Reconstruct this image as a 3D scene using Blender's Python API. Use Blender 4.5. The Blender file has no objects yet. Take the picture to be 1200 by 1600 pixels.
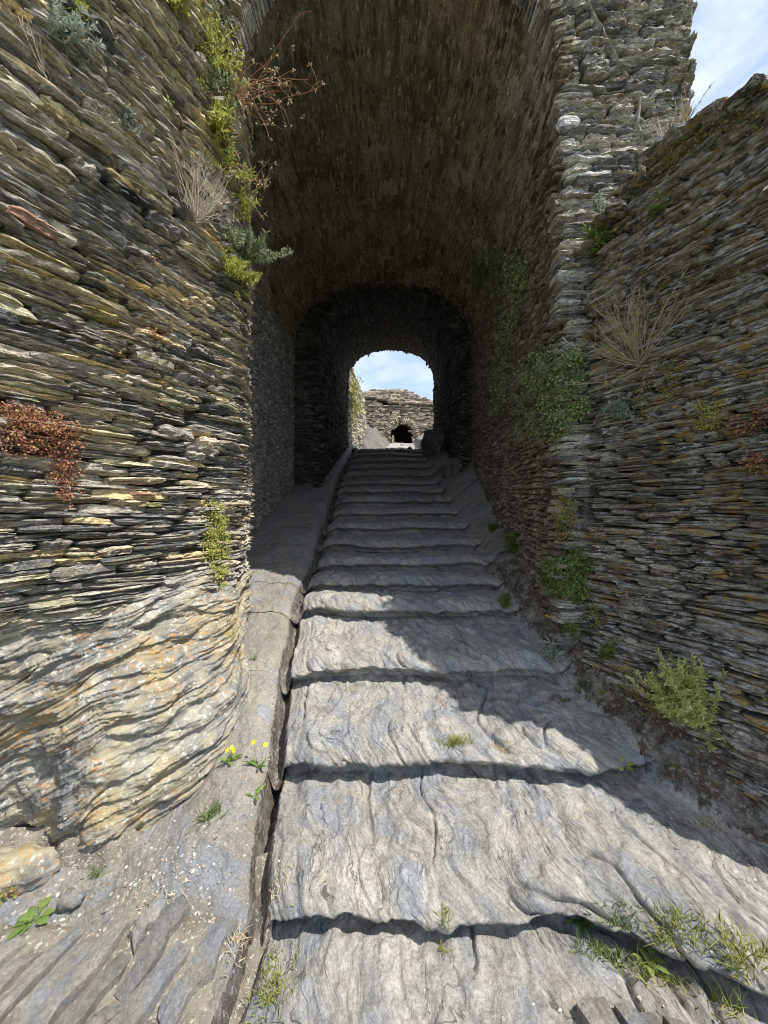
import bpy, math, random
import numpy as np
from mathutils import Vector, Matrix

S = bpy.context.scene
C = S.collection
R = math.radians
SQ = math.sqrt

# ------------------------------------------------------------------ camera, sky, sun, exposure
cam_d = bpy.data.cameras.new('camera')
cam = bpy.data.objects.new('camera', cam_d); C.objects.link(cam)
cam.location = (0, 0, 1.6); cam.rotation_euler = (R(90), 0, 0)
cam_d.sensor_fit = 'VERTICAL'; cam_d.sensor_height = 36; cam_d.lens = 13.5
cam_d.clip_start = 0.02; cam_d.clip_end = 3000
S.camera = cam
SUN = Vector((.49, -.29, 1.0)).normalized()
w = bpy.data.worlds.new("World"); S.world = w; w.use_nodes = True
nt = w.node_tree; nt.nodes.clear()
sky = nt.nodes.new('ShaderNodeTexSky'); sky.sky_type = 'NISHITA'; sky.sun_disc = False
sky.sun_elevation = math.asin(SUN.z); sky.sun_rotation = math.atan2(SUN.x, SUN.y)
sky.altitude = 300; sky.air_density = 1.0; sky.dust_density = 1.0; sky.ozone_density = 1.6
tc = nt.nodes.new('ShaderNodeTexCoord')
mp = nt.nodes.new('ShaderNodeMapping'); mp.inputs['Scale'].default_value = (1.5, 1.5, 3.6); mp.inputs['Location'].default_value = (.35, .1, .2)
nz = nt.nodes.new('ShaderNodeTexNoise'); nz.inputs['Scale'].default_value = 3.2; nz.inputs['Detail'].default_value = 10
nz.inputs['Roughness'].default_value = .62; nz.inputs['Distortion'].default_value = .5
rp = nt.nodes.new('ShaderNodeValToRGB'); rp.color_ramp.elements[0].position = .38; rp.color_ramp.elements[1].position = .66
rp.color_ramp.elements[0].color = (.22, .22, .22, 1); rp.color_ramp.elements[1].color = (.9, .9, .9, 1)
mx = nt.nodes.new('ShaderNodeMix'); mx.data_type = 'RGBA'
mx.inputs[7].default_value = (3.9, 4.2, 4.8, 1)
bg = nt.nodes.new('ShaderNodeBackground'); bg.inputs['Strength'].default_value = .15
wo = nt.nodes.new('ShaderNodeOutputWorld')
L_ = nt.links.new
L_(tc.outputs['Generated'], mp.inputs['Vector']); L_(mp.outputs[0], nz.inputs['Vector']); L_(nz.outputs[0], rp.inputs[0])
L_(rp.outputs[0], mx.inputs[0]); L_(sky.outputs[0], mx.inputs[6]); L_(mx.outputs[2], bg.inputs[0]); L_(bg.outputs[0], wo.inputs[0])
sl = bpy.data.lights.new('sun', 'SUN'); sl.energy = 3.6; sl.angle = R(.53); sl.color = (1, .955, .88)
so = bpy.data.objects.new('sun', sl); C.objects.link(so); so.rotation_euler = SUN.to_track_quat('Z', 'Y').to_euler(); so.location = (5, -3, 12)
vs = S.view_settings; vs.view_transform = 'Standard'; vs.look = 'None'; vs.exposure = .86; vs.gamma = 1; vs.use_curve_mapping = False
S.cycles.pixel_filter_type = 'BLACKMAN_HARRIS'; S.cycles.filter_width = 1.0; S.cycles.max_bounces = 8; S.cycles.diffuse_bounces = 5; S.cycles.use_denoising = True

rng = np.random.default_rng(7)
RND = random.Random(11)

# ------------------------------------------------------------------ numpy noise
_p = np.random.default_rng(3).permutation(256).astype(np.int64); _p = np.concatenate([_p, _p, _p])
_g = np.random.default_rng(4).normal(size=(256, 3)); _g /= np.linalg.norm(_g, axis=1)[:, None]
def noise(x, y, z=0.0):
    x, y, z = np.broadcast_arrays(np.asarray(x, float), np.asarray(y, float), np.asarray(z, float))
    xi, yi, zi = np.floor(x), np.floor(y), np.floor(z)
    xf, yf, zf_ = x - xi, y - yi, z - zi
    X, Y, Z = xi.astype(np.int64) & 255, yi.astype(np.int64) & 255, zi.astype(np.int64) & 255
    u, v, w_ = [t * t * t * (t * (t * 6 - 15) + 10) for t in (xf, yf, zf_)]
    out = 0
    for dx in (0, 1):
        A = _p[X + dx]
        for dy in (0, 1):
            B = _p[A + Y + dy]
            for dz in (0, 1):
                g = _g[_p[B + Z + dz]]
                d = g[..., 0] * (xf - dx) + g[..., 1] * (yf - dy) + g[..., 2] * (zf_ - dz)
                out = out + d * (u if dx else 1 - u) * (v if dy else 1 - v) * (w_ if dz else 1 - w_)
    return out * 1.5
def fbm(x, y, z=0.0, o=4, gain=.5):
    s = 0; a = 1
    for i in range(o):
        s = s + a * noise(x * 2**i + 17 * i, y * 2**i - 5 * i, z * 2**i + 3 * i); a *= gain
    return s
def hsh(i, k=0):
    return np.abs(np.modf(np.sin(i * 12.9898 + k * 78.233) * 43758.5453)[0])
def saw(F, f, t, k=0, p=2.0, sharp=.9):
    # overlapping plates: each plate is high at its start, falls away, and the next one steps up
    n_ = F * f + .9 * noise(F * f * .23, t * 1.1, k + .5) + .35 * noise(F * f * .7, t * 3.1, k + 9.5)
    c = np.floor(n_); fr = n_ - c
    a = hsh(c, k) ** p * (.35 + .65 * ss(-.3, .3, noise(c * 3.7, t * 1.6, k + 4.)))
    return a * (np.minimum(1, (1 - fr) / sharp) * np.minimum(1, fr / .04 + .0))
def ss(a, b, x):
    t = np.clip((x - a) / (b - a), 0, 1); return t * t * (3 - 2 * t)
def ip(x, pts):
    a = np.array(pts, float); return np.interp(x, a[:, 0], a[:, 1])

# ------------------------------------------------------------------ objects
def empty(name, loc=(0, 0, 0), parent=None):
    o = bpy.data.objects.new(name, None); C.objects.link(o); o.location = loc; o.empty_display_size = .1
    if parent: o.parent = parent
    return o
def tag(o, label=None, cat=None, group=None, kind=None):
    if label: o['label'] = label
    if cat: o['category'] = cat
    if group: o['group'] = group
    if kind: o['kind'] = kind
    return o
def meshdata(name, V, F, mat, smooth=False, rnd=None):
    """F: (n,3) or (n,4) int array, or list of such arrays"""
    V = np.asarray(V, dtype=np.float32)
    Fs = F if isinstance(F, list) else [F]
    Fs = [np.asarray(f, dtype=np.int32) for f in Fs if len(f)]
    me = bpy.data.meshes.new(name)
    me.vertices.add(len(V)); me.vertices.foreach_set('co', V.ravel())
    loops = np.concatenate([f.ravel() for f in Fs])
    tot = np.concatenate([np.full(len(f), f.shape[1], np.int32) for f in Fs])
    st = np.concatenate([[0], np.cumsum(tot)[:-1]]).astype(np.int32)
    me.loops.add(len(loops)); me.loops.foreach_set('vertex_index', loops)
    me.polygons.add(len(tot)); me.polygons.foreach_set('loop_start', st); me.polygons.foreach_set('loop_total', tot)
    me.polygons.foreach_set('use_smooth', np.full(len(tot), smooth))
    if rnd is not None:
        a = me.attributes.new('rnd', 'FLOAT', 'POINT'); a.data.foreach_set('value', np.asarray(rnd, np.float32))
    me.update(calc_edges=True); me.validate()
    if mat: me.materials.append(mat)
    return me
def mobj(name, V, F, mat, parent=None, smooth=False, rnd=None):
    o = bpy.data.objects.new(name, meshdata(name, V, F, mat, smooth, rnd)); C.objects.link(o)
    if parent: o.parent = parent; o.matrix_parent_inverse = Matrix.Translation(-Vector(parent.location))
    return o
def gridfaces(nu, nv, flip=False):
    i = np.arange(nu * nv).reshape(nu, nv)
    a, b, c, d = i[:-1, :-1].ravel(), i[1:, :-1].ravel(), i[1:, 1:].ravel(), i[:-1, 1:].ravel()
    return np.stack([a, d, c, b] if flip else [a, b, c, d], 1)

# ------------------------------------------------------------------ material helper
class NT:
    def __init__(s, name):
        s.m = bpy.data.materials.new(name); s.m.use_nodes = True; s.t = s.m.node_tree; s.t.nodes.clear()
        s.out = s.t.nodes.new('ShaderNodeOutputMaterial')
        g = s.t.nodes.new('ShaderNodeNewGeometry'); s.P = g.outputs['Position']; s.N = g.outputs['Normal']
    def L(s, a, b):
        if hasattr(a, 'is_output') or isinstance(a, bpy.types.NodeSocket): s.t.links.new(a, b)
        else: b.default_value = a
    def scale(s, v, sc, loc=(0, 0, 0), rot=(0, 0, 0)):
        n = s.t.nodes.new('ShaderNodeMapping'); s.L(v, n.inputs[0]); n.inputs['Scale'].default_value = sc
        n.inputs['Location'].default_value = loc; n.inputs['Rotation'].default_value = rot; return n.outputs[0]
    def noise(s, v, sc=1, det=4, ro=.55, dist=0):
        n = s.t.nodes.new('ShaderNodeTexNoise'); s.L(v, n.inputs['Vector']); n.inputs['Scale'].default_value = sc
        n.inputs['Detail'].default_value = det; n.inputs['Roughness'].default_value = ro; n.inputs['Distortion'].default_value = dist
        return n.outputs[0]
    def voro(s, v, sc=1, feat='F1', out=0):
        n = s.t.nodes.new('ShaderNodeTexVoronoi'); s.L(v, n.inputs['Vector']); n.inputs['Scale'].default_value = sc; n.feature = feat
        return n.outputs[out]
    def ramp(s, f, stops, interp='LINEAR'):
        n = s.t.nodes.new('ShaderNodeValToRGB'); s.L(f, n.inputs[0]); e = n.color_ramp.elements; n.color_ramp.interpolation = interp
        while len(e) < len(stops): e.new(.5)
        for i, (p, c) in enumerate(stops):
            e[i].position = p; e[i].color = (c, c, c, 1) if isinstance(c, (int, float)) else (*c, 1)
        return n.outputs[0]
    def mix(s, f, a, b, mode='MIX'):
        n = s.t.nodes.new('ShaderNodeMix'); n.data_type = 'RGBA'; n.blend_type = mode
        s.L(f, n.inputs[0])
        for v, i in ((a, 6), (b, 7)):
            if isinstance(v, tuple): n.inputs[i].default_value = (*v, 1)
            else: s.L(v, n.inputs[i])
        return n.outputs[2]
    def math(s, op, a, b=0., c=0., clamp=False):
        n = s.t.nodes.new('ShaderNodeMath'); n.operation = op; n.use_clamp = clamp
        for v, i in ((a, 0), (b, 1), (c, 2)): s.L(v, n.inputs[i])
        return n.outputs[0]
    def sep(s, v):
        n = s.t.nodes.new('ShaderNodeSeparateXYZ'); s.L(v, n.inputs[0]); return n.outputs
    def comb(s, x, y, z):
        n = s.t.nodes.new('ShaderNodeCombineXYZ')
        for i, v in enumerate((x, y, z)): s.L(v, n.inputs[i])
        return n.outputs[0]
    def rnd(s):
        a = s.t.nodes.new('ShaderNodeAttribute'); a.attribute_name = 'rnd'
        o = s.t.nodes.new('ShaderNodeObjectInfo')
        return s.math('FRACT', s.math('ADD', a.outputs['Fac'], o.outputs['Random']))
    def bump(s, h, dist, strength=1, nrm=None):
        n = s.t.nodes.new('ShaderNodeBump'); s.L(h, n.inputs['Height']); n.inputs['Distance'].default_value = dist
        n.inputs['Strength'].default_value = strength
        if nrm: s.L(nrm, n.inputs['Normal'])
        return n.outputs[0]
    def finish(s, col, rough=.85, nrm=None, spec=.3, trans=None):
        b = s.t.nodes.new('ShaderNodeBsdfPrincipled'); s.L(col if not isinstance(col, tuple) else (*col, 1), b.inputs['Base Color'])
        s.L(rough, b.inputs['Roughness']); b.inputs['Specular IOR Level'].default_value = spec
        if nrm: s.L(nrm, b.inputs['Normal'])
        res = b.outputs[0]
        if trans:
            t = s.t.nodes.new('ShaderNodeBsdfTranslucent'); s.L(col if not isinstance(col, tuple) else (*col, 1), t.inputs[0])
            m = s.t.nodes.new('ShaderNodeMixShader'); m.inputs[0].default_value = trans
            s.t.links.new(b.outputs[0], m.inputs[1]); s.t.links.new(t.outputs[0], m.inputs[2]); res = m.outputs[0]
        s.t.links.new(res, s.out.inputs[0]); return s.m

def slate(name, pal, lich=(), lam=(3, 3, 55), lamdark=.45, bumpd=.012, rot=(0, 0, 0), tone=1.0, patch=None):
    """layered slate: per-stone palette, lamination along local bedding, lichen patches"""
    n = NT(name)
    r = n.rnd()
    col = n.ramp(r, [(i / len(pal), tuple(c * tone for c in p)) for i, p in enumerate(pal)], 'CONSTANT')
    Pl = n.scale(n.P, lam, rot=rot)
    l1 = n.noise(Pl, 1, 6, .65, .2)
    big = n.noise(n.P, 2.3, 4, .6)
    fine = n.noise(n.scale(n.P, (22, 22, 150), rot=rot), 1, 5, .75)
    k = n.ramp(l1, [(.34, 1 - lamdark), (.50, 1.0), (.66, 1.45)])
    col = n.mix(1.0, col, k, 'MULTIPLY')
    col = n.mix(1.0, col, n.ramp(fine, [(.34, .50), (.5, 1.0), (.66, 1.55)]), 'MULTIPLY')
    col = n.mix(.8, col, n.ramp(big, [(.3, .72), (.7, 1.22)]), 'MULTIPLY')
    if patch:
        pc, lo, hi, psc = patch
        col = n.mix(n.ramp(n.noise(n.P, psc, 5, .7), [(lo, 0), (hi, .85)]), col, pc)
    col = n.mix(1.0, col, n.ramp(n.noise(n.P, 85, 4, .8), [(.34, .62), (.66, 1.42)]), 'MULTIPLY')
    for i, (lc, sc, lo, hi, st) in enumerate(lich):
        m1 = n.noise(n.scale(n.P, (1, 1, st[0]), loc=(3.1 * i, 1.7 * i, 5.3 * i)), sc, 6, .72, .3)
        m2 = n.noise(n.scale(n.P, (1, 1, 1), loc=(7 + i, 2, i)), 1.4, 2)
        f = n.math('MULTIPLY', n.ramp(m1, [(lo, 0), (hi, 1)]), n.ramp(m2, [(st[1], 0), (st[1] + .12, 1)]))
        col = n.mix(n.math('MULTIPLY', f, st[2]), col, lc)
    st_ = n.ramp(l1, [(.36, 0), (.41, .33), (.47, .38), (.50, .66), (.56, .70), (.60, 1)])
    h = n.math('ADD', n.math('MULTIPLY', st_, .55), n.math('MULTIPLY', n.noise(n.P, 26, 6, .78), .9))
    h = n.math('ADD', h, n.math('MULTIPLY', fine, .6))
    return n.finish(col, .82, n.bump(h, bumpd * 1.9, 1.), .2)

G1, G2, G3 = (.135, .127, .119), (.20, .184, .16), (.27, .245, .20)
YW = (.34, .285, .20)
YE, YO, BR, DK = (.42, .335, .185), (.42, .34, .17), (.22, .15, .095), (.075, .075, .076)
M_left = slate('left_wall_slate', tone=2.2, pal=[G1, G3, YE, G2, YW, G1, (.29, .27, .18), G2, DK, YW, G3, G2], lamdark=.5,
    lich=[((.58, .52, .27), 7, .52, .62, (2.2, .42, .7)), ((.70, .68, .60), 15, .53, .60, (2, .36, .75)), ((.52, .27, .07), 11, .60, .66, (2, .5, .8))], bumpd=.016)
M_right = slate('right_wall_slate', [(.13, .117, .098), (.18, .162, .135), (.085, .077, .066), (.22, .195, .155), (.16, .13, .095), (.17, .163, .15)],
    lich=[((.78, .77, .74), 17, .515, .565, (3, .36, .9)), ((.62, .44, .15), 10, .565, .60, (1.6, .40, .95)), ((.30, .20, .08), 5, .55, .64, (1.5, .45, .6))], bumpd=.014, tone=2.1)
M_pier = slate('pier_slate', [(.22, .21, .19), (.15, .145, .14), (.30, .275, .225), (.115, .11, .105), (.26, .235, .19), (.34, .33, .30)],
    tone=2.1, lich=[((.50, .40, .20), 8, .54, .64, (2, .42, .7)), ((.60, .59, .56), 14, .55, .62, (2, .38, .8)), ((.33, .19, .07), 5, .6, .68, (1.5, .45, .7))], bumpd=.014)
M_vault = slate('vault_slate', tone=1.75, pal= [(.26, .225, .17), (.20, .17, .125), (.31, .27, .205), (.15, .125, .09), (.235, .205, .155)], lam=(26, 2.0, 26), lamdark=.35,
    lich=[((.44, .42, .36), 3.2, .60, .66, (1, .5, .8)), ((.08, .055, .03), 2.6, .52, .62, (1, .42, .75)), ((.24, .24, .12), 5, .55, .65, (1, .45, .5))], bumpd=.012)
M_inner = slate('inner_wall_rubble', tone=1.6, pal=[(.30, .28, .25), (.24, .225, .20), (.36, .34, .30), (.20, .18, .155)], lam=(12, 12, 30), lamdark=.3,
    lich=[((.20, .13, .08), 3, .60, .70, (1, .45, .6))], bumpd=.012)
M_innerR = slate('inner_wall_brown_rubble', tone=1.35, pal=[(.25, .20, .15), (.19, .155, .12), (.30, .25, .19), (.15, .12, .09)], lam=(10, 10, 40), lamdark=.35,
    lich=[((.12, .14, .05), 3, .55, .68, (1, .45, .6)), ((.42, .40, .35), 8, .6, .66, (2, .4, .7))], bumpd=.012)
M_dimstone = slate('shade_painted_passage_stone', [(.13, .11, .085), (.095, .082, .065), (.17, .145, .115), (.07, .06, .05)], lam=(10, 10, 40), lamdark=.35, bumpd=.012)  # gloom of the inner passage painted into a darker stone palette
M_far = slate('far_wall_stone', [(.46, .39, .30), (.37, .31, .24), (.52, .45, .35), (.28, .24, .19)], lam=(6, 6, 30), lamdark=.35,
    lich=[((.44, .38, .17), 3, .56, .66, (1.4, .45, .7))], bumpd=.02)
def mortar(name, c1, c2, bd=.02):
    n = NT(name); a = n.noise(n.P, 7, 6, .65); b = n.noise(n.P, 55, 4, .7)
    col = n.mix(n.ramp(a, [(.35, 0), (.65, 1)]), c1, c2); col = n.mix(1., col, n.ramp(b, [(.3, .7), (.7, 1.2)]), 'MULTIPLY')
    return n.finish(col, .95, n.bump(n.math('ADD', a, n.math('MULTIPLY', b, .6)), bd), .15)
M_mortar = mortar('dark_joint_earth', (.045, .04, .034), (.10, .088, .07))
M_mortarL = mortar('pale_joint_mortar', (.30, .27, .215), (.40, .37, .31))
def vaultbed():
    n = NT('stained_vault_mortar'); st = n.noise(n.scale(n.P, (9, 1.3, 9)), 1, 6, .7, .4); a = n.noise(n.P, 1.7, 6, .65); b = n.noise(n.P, 45, 4, .75)
    col = n.ramp(st, [(.34, (.11, .088, .058)), (.5, (.34, .29, .21)), (.66, (.52, .46, .35))])
    col = n.mix(n.ramp(a, [(.5, 0), (.64, .8)]), col, (.12, .088, .05))
    col = n.mix(n.ramp(n.noise(n.scale(n.P, (3, 1.6, 3), loc=(4, 2, 9)), 1, 5, .65), [(.58, 0), (.63, .8)]), col, (.56, .53, .46))
    col = n.mix(1., col, n.ramp(b, [(.3, .7), (.7, 1.25)]), 'MULTIPLY')
    return n.finish(col, .95, n.bump(n.math('ADD', n.math('MULTIPLY', st, 1.5), n.math('MULTIPLY', b, .5)), .03), .15)
M_vaultbed = vaultbed()
M_plaster = mortar('grey_wall_mortar', (.30, .28, .245), (.42, .395, .35))
M_plasterB = mortar('brown_wall_mortar', (.14, .115, .085), (.21, .175, .13))

def rockbase():
    n = NT('lichened_bedrock')
    x, y, z = n.sep(n.P)
    wv = n.noise(n.P, 1.6, 3)
    F = n.math('ADD', n.math('ADD', z, n.math('MULTIPLY', n.math('ADD', x, y), -.16)), n.math('MULTIPLY', wv, .35))
    lay = n.noise(n.comb(n.math('MULTIPLY', F, 34), n.math('MULTIPLY', x, 3), n.math('MULTIPLY', y, 3)), 1, 7, .7, .3)
    col = n.ramp(lay, [(.28, (.12, .115, .10)), (.42, (.25, .24, .20)), (.55, (.38, .36, .29)), (.7, (.48, .45, .35))])
    hi = n.ramp(n.math('ADD', z, n.math('MULTIPLY', n.noise(n.P, 4, 4), .7)), [(.70, 0), (1.15, 1)])
    hi2 = n.ramp(n.math('ADD', n.math('MULTIPLY', x, -1), n.math('MULTIPLY', n.noise(n.P, 3, 4), .8)), [(1.65 / 3, 0), (2.2 / 3, 1)])
    gry = n.noise(n.P, 3.1, 5, .65, .4)
    col = n.mix(n.math('MULTIPLY', n.ramp(gry, [(.42, 0), (.56, .95)]), .85), col, n.ramp(lay, [(.3, (.085, .09, .095)), (.6, (.21, .22, .225)), (.8, (.38, .38, .36))]))
    yel = n.ramp(n.noise(n.P, 2.6, 5, .7), [(.46, 0), (.62, .55)])
    col = n.mix(yel, col, (.46, .35, .14))
    ora = n.math('MULTIPLY', n.ramp(n.noise(n.P, 38, 6, .8, .4), [(.54, 0), (.58, 1)]), n.ramp(n.noise(n.P, 2.8, 3), [(.44, 0), (.56, 1)]))
    col = n.mix(n.math('MULTIPLY', ora, .85), col, (.50, .24, .055))
    wht = n.ramp(n.noise(n.P, 30, 5, .7), [(.56, 0), (.62, .8)])
    col = n.mix(n.math('MULTIPLY', wht, .8), col, (.66, .65, .58))
    b = n.noise(n.P, 42, 6, .75)
    return n.finish(col, .9, n.bump(n.math('ADD', n.math('MULTIPLY', lay, 1.2), n.math('MULTIPLY', b, .5)), .016), .2)
M_rock = rockbase()

def floor_mat(name, tone=1.0, dirt=.45, moss=0.0, stripe=1.0):
    n = NT(name)
    x, y, z = n.sep(n.P)
    wv = n.noise(n.scale(n.P, (1.0, 1.0, .6)), 1.3, 4, .5)
    F = n.math('ADD', n.math('ADD', x, n.math('MULTIPLY', z, 1.3)), n.math('MULTIPLY', wv, .75))
    l1 = n.noise(n.comb(n.math('MULTIPLY', F, 17), n.math('MULTIPLY', y, 3.5), 0.), 1, 7, .66, .2)
    l2 = n.noise(n.comb(n.math('MULTIPLY', F, 7), n.math('MULTIPLY', y, 1.1), 3.), 1, 4, .6)
    l3 = n.noise(n.comb(n.math('MULTIPLY', F, 150), n.math('MULTIPLY', y, 9), 3.), 1, 4, .6)
    col = n.ramp(l1, [(.32, (.15 * tone, .145 * tone, .132 * tone)), (.43, (.28 * tone, .27 * tone, .245 * tone)), (.56, (.37 * tone, .352 * tone, .312 * tone)), (.68, (.48 * tone, .45 * tone, .39 * tone))])
    if stripe < 1: col = n.mix(1 - stripe, col, n.ramp(n.noise(n.P, 5, 7, .7), [(.3, (.20 * tone, .185 * tone, .155 * tone)), (.7, (.33 * tone, .305 * tone, .26 * tone))]))
    blue = n.math('MULTIPLY', n.ramp(l2, [(.46, 0), (.56, 1)]), n.ramp(n.noise(n.P, 5, 5, .65), [(.42, 0), (.52, .9)]))
    col = n.mix(blue, col, n.ramp(l1, [(.3, (.19 * tone, .205 * tone, .225 * tone)), (.7, (.29 * tone, .305 * tone, .325 * tone))]))
    dm = n.ramp(n.noise(n.P, 6, 6, .75), [(.5, 0), (.66, 1)])
    col = n.mix(n.math('MULTIPLY', dm, dirt), col, (.37 * tone, .325 * tone, .25 * tone))
    rust = n.ramp(n.noise(n.P, 3.3, 5, .7), [(.62, 0), (.72, .45)])
    col = n.mix(rust, col, (.30 * tone, .20 * tone, .12 * tone))
    wsp = n.ramp(n.noise(n.P, 70, 4, .7), [(.60, 0), (.68, .6)])
    col = n.mix(wsp, col, (.46 * tone, .43 * tone, .37 * tone))
    col = n.mix(.7 * stripe, col, n.ramp(l3, [(.3, .70), (.7, 1.28)]), 'MULTIPLY')
    crk = n.ramp(n.math('ABSOLUTE', n.math('SUBTRACT', n.noise(n.comb(n.math('MULTIPLY', F, 11), n.math('MULTIPLY', y, 2.0), n.math('MULTIPLY', x, .6)), 1, 5, .62, .25), .5)), [(.0, .28), (.016, 1)])
    if stripe == 1: col = n.mix(n.ramp(n.noise(n.P, 4, 2), [(.42, 0), (.55, 1)]), col, n.mix(1., col, crk, 'MULTIPLY'))
    if .2 < stripe < 1: col = n.mix(1., col, n.ramp(n.rnd(), [(0, .74), (1, 1.12)]), 'MULTIPLY')
    col = n.mix(1., col, n.ramp(n.noise(n.P, 75, 6, .8), [(.34, .60), (.66, 1.32)]), 'MULTIPLY')
    col = n.mix(1., col, n.ramp(n.noise(n.P, 1.1, 3), [(.3, .84), (.7, 1.14)]), 'MULTIPLY')
    if moss:
        mm = n.ramp(n.noise(n.P, 9, 6, .75), [(.40, 0), (.54, 1)])
        mc = n.ramp(n.noise(n.P, 26, 4, .7), [(.35, (.045, .030, .020)), (.55, (.11, .065, .038)), (.72, (.12, .105, .035))])
        col = n.mix(n.math('MULTIPLY', mm, moss), col, mc)
        ws = n.ramp(n.noise(n.P, 38, 5, .75), [(.545, 0), (.60, .85)])
        col = n.mix(ws, col, (.36, .34, .32))
    h = n.math('ADD', n.math('MULTIPLY', l1, 1.0), n.math('MULTIPLY', n.noise(n.P, 40, 7, .8), .9))
    h = n.math('ADD', h, n.math('MULTIPLY', l3, .3))
    if moss: h = n.math('ADD', h, n.math('MULTIPLY', n.noise(n.P, 26, 5, .8), 1.6))
    return n.finish(col, .8, n.bump(h, .012, 1.), .3)
M_step = floor_mat('worn_slate_bedrock', 1.06, .5)
M_ledge = floor_mat('dusty_slate_ledge', .95, .7, stripe=.12)
M_bank = floor_mat('mossy_dark_bank', .85, .2, moss=.92)
M_gutter = floor_mat('gutter_dirt', .75, .6, moss=.8)
M_slab = floor_mat('paving_slate', .95, .5, stripe=.4)
M_bankrock = floor_mat('dull_rough_rock', .6, .6, stripe=.0)
def soil_mat():
    n = NT('gritty_soil'); v = n.voro(n.P, 90, 'F1', 1)
    a = n.noise(n.P, 12, 5, .7); col = n.ramp(a, [(.35, (.15, .13, .10)), (.6, (.27, .24, .195))])
    sp = n.ramp(n.noise(n.P, 65, 3, .7), [(.57, 0), (.62, 1)])
    col = n.mix(sp, col, (.48, .45, .39))
    return n.finish(col, .95, n.bump(n.math('ADD', n.noise(n.P, 80, 4, .7), a), .012), .15)
M_soil = soil_mat()
def grass_ground():
    n = NT('rough_turf'); a = n.noise(n.P, .8, 6, .7)
    return n.finish(n.ramp(a, [(.35, (.10, .085, .05)), (.5, (.06, .08, .03)), (.65, (.09, .11, .04))]), .95, n.bump(n.noise(n.P, 6, 5), .1), .1)
M_turf = grass_ground()

def leafmat(name, cols, trans=.35):
    cols = [tuple(min(.8, v * 1.35) for v in c) for c in cols]
    n = NT(name); return n.finish(n.ramp(n.rnd(), [(i / max(1, len(cols) - 1), c) for i, c in enumerate(cols)]), .6, None, .25, trans)
M_green = leafmat('fresh_leaves', [(.075, .13, .03), (.13, .19, .045), (.20, .25, .07), (.10, .16, .05)])
M_grey_green = leafmat('grey_green_leaves', [(.12, .16, .085), (.19, .23, .13), (.27, .30, .18), (.15, .19, .10)])
M_silver = leafmat('silvery_leaves', [(.17, .21, .16), (.26, .30, .24), (.34, .38, .31)])
M_yel = leafmat('yellow_green_leaves', [(.20, .24, .045), (.30, .33, .07), (.38, .36, .10), (.16, .21, .05)])
M_red = leafmat('reddish_leaves', [(.20, .06, .05), (.30, .10, .08), (.34, .26, .08), (.40, .20, .12), (.16, .07, .05)])
M_mixed = leafmat('green_and_rust_leaves', [(.10, .15, .04), (.20, .24, .06), (.32, .28, .10), (.28, .12, .06)])
M_dry = leafmat('dry_straw', [(.42, .34, .21), (.52, .43, .29), (.34, .26, .16)], .15)
M_drypale = leafmat('pale_dry_twigs', [(.46, .38, .30), (.36, .29, .22), (.54, .47, .38)], .1)
M_redstem = leafmat('reddish_stems', [(.28, .12, .07), (.36, .18, .10), (.32, .22, .12)], .1)
M_flower = leafmat('yellow_petals', [(.80, .55, .02), (.85, .62, .03)], .3)
M_orange = leafmat('orange_petals', [(.80, .36, .02), (.85, .45, .03)], .3)
M_shrub = leafmat('sun_painted_shrub_leaves', [(.34, .38, .12), (.46, .48, .18), (.55, .55, .26), (.28, .34, .10)], .4)  # sunlight put into the leaf colour; the shrub stands in the wall's shadow
M_vine = leafmat('vine_leaves', [(.10, .145, .06), (.17, .23, .085), (.25, .31, .13), (.30, .33, .12)])
M_darkgreen = leafmat('deep_green_leaves', [(.05, .09, .03), (.09, .14, .045), (.13, .17, .06)])
n = NT('black_iron'); M_iron = n.finish(n.ramp(n.noise(n.P, 60, 3), [(.4, (.02, .02, .02)), (.65, (.07, .045, .03))]), .6, n.bump(n.noise(n.P, 90, 3), .002))
n = NT('rusty_iron'); M_rust = n.finish(n.ramp(n.noise(n.P, 60, 3), [(.4, (.10, .05, .03)), (.65, (.19, .10, .06))]), .8)
n = NT('red_clay_tile'); M_clay = n.finish(n.ramp(n.noise(n.P, 26, 5, .7), [(.35, (.26, .13, .09)), (.55, (.40, .23, .16)), (.7, (.46, .36, .27))]), .85, n.bump(n.noise(n.P, 50, 5), .006))

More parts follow.
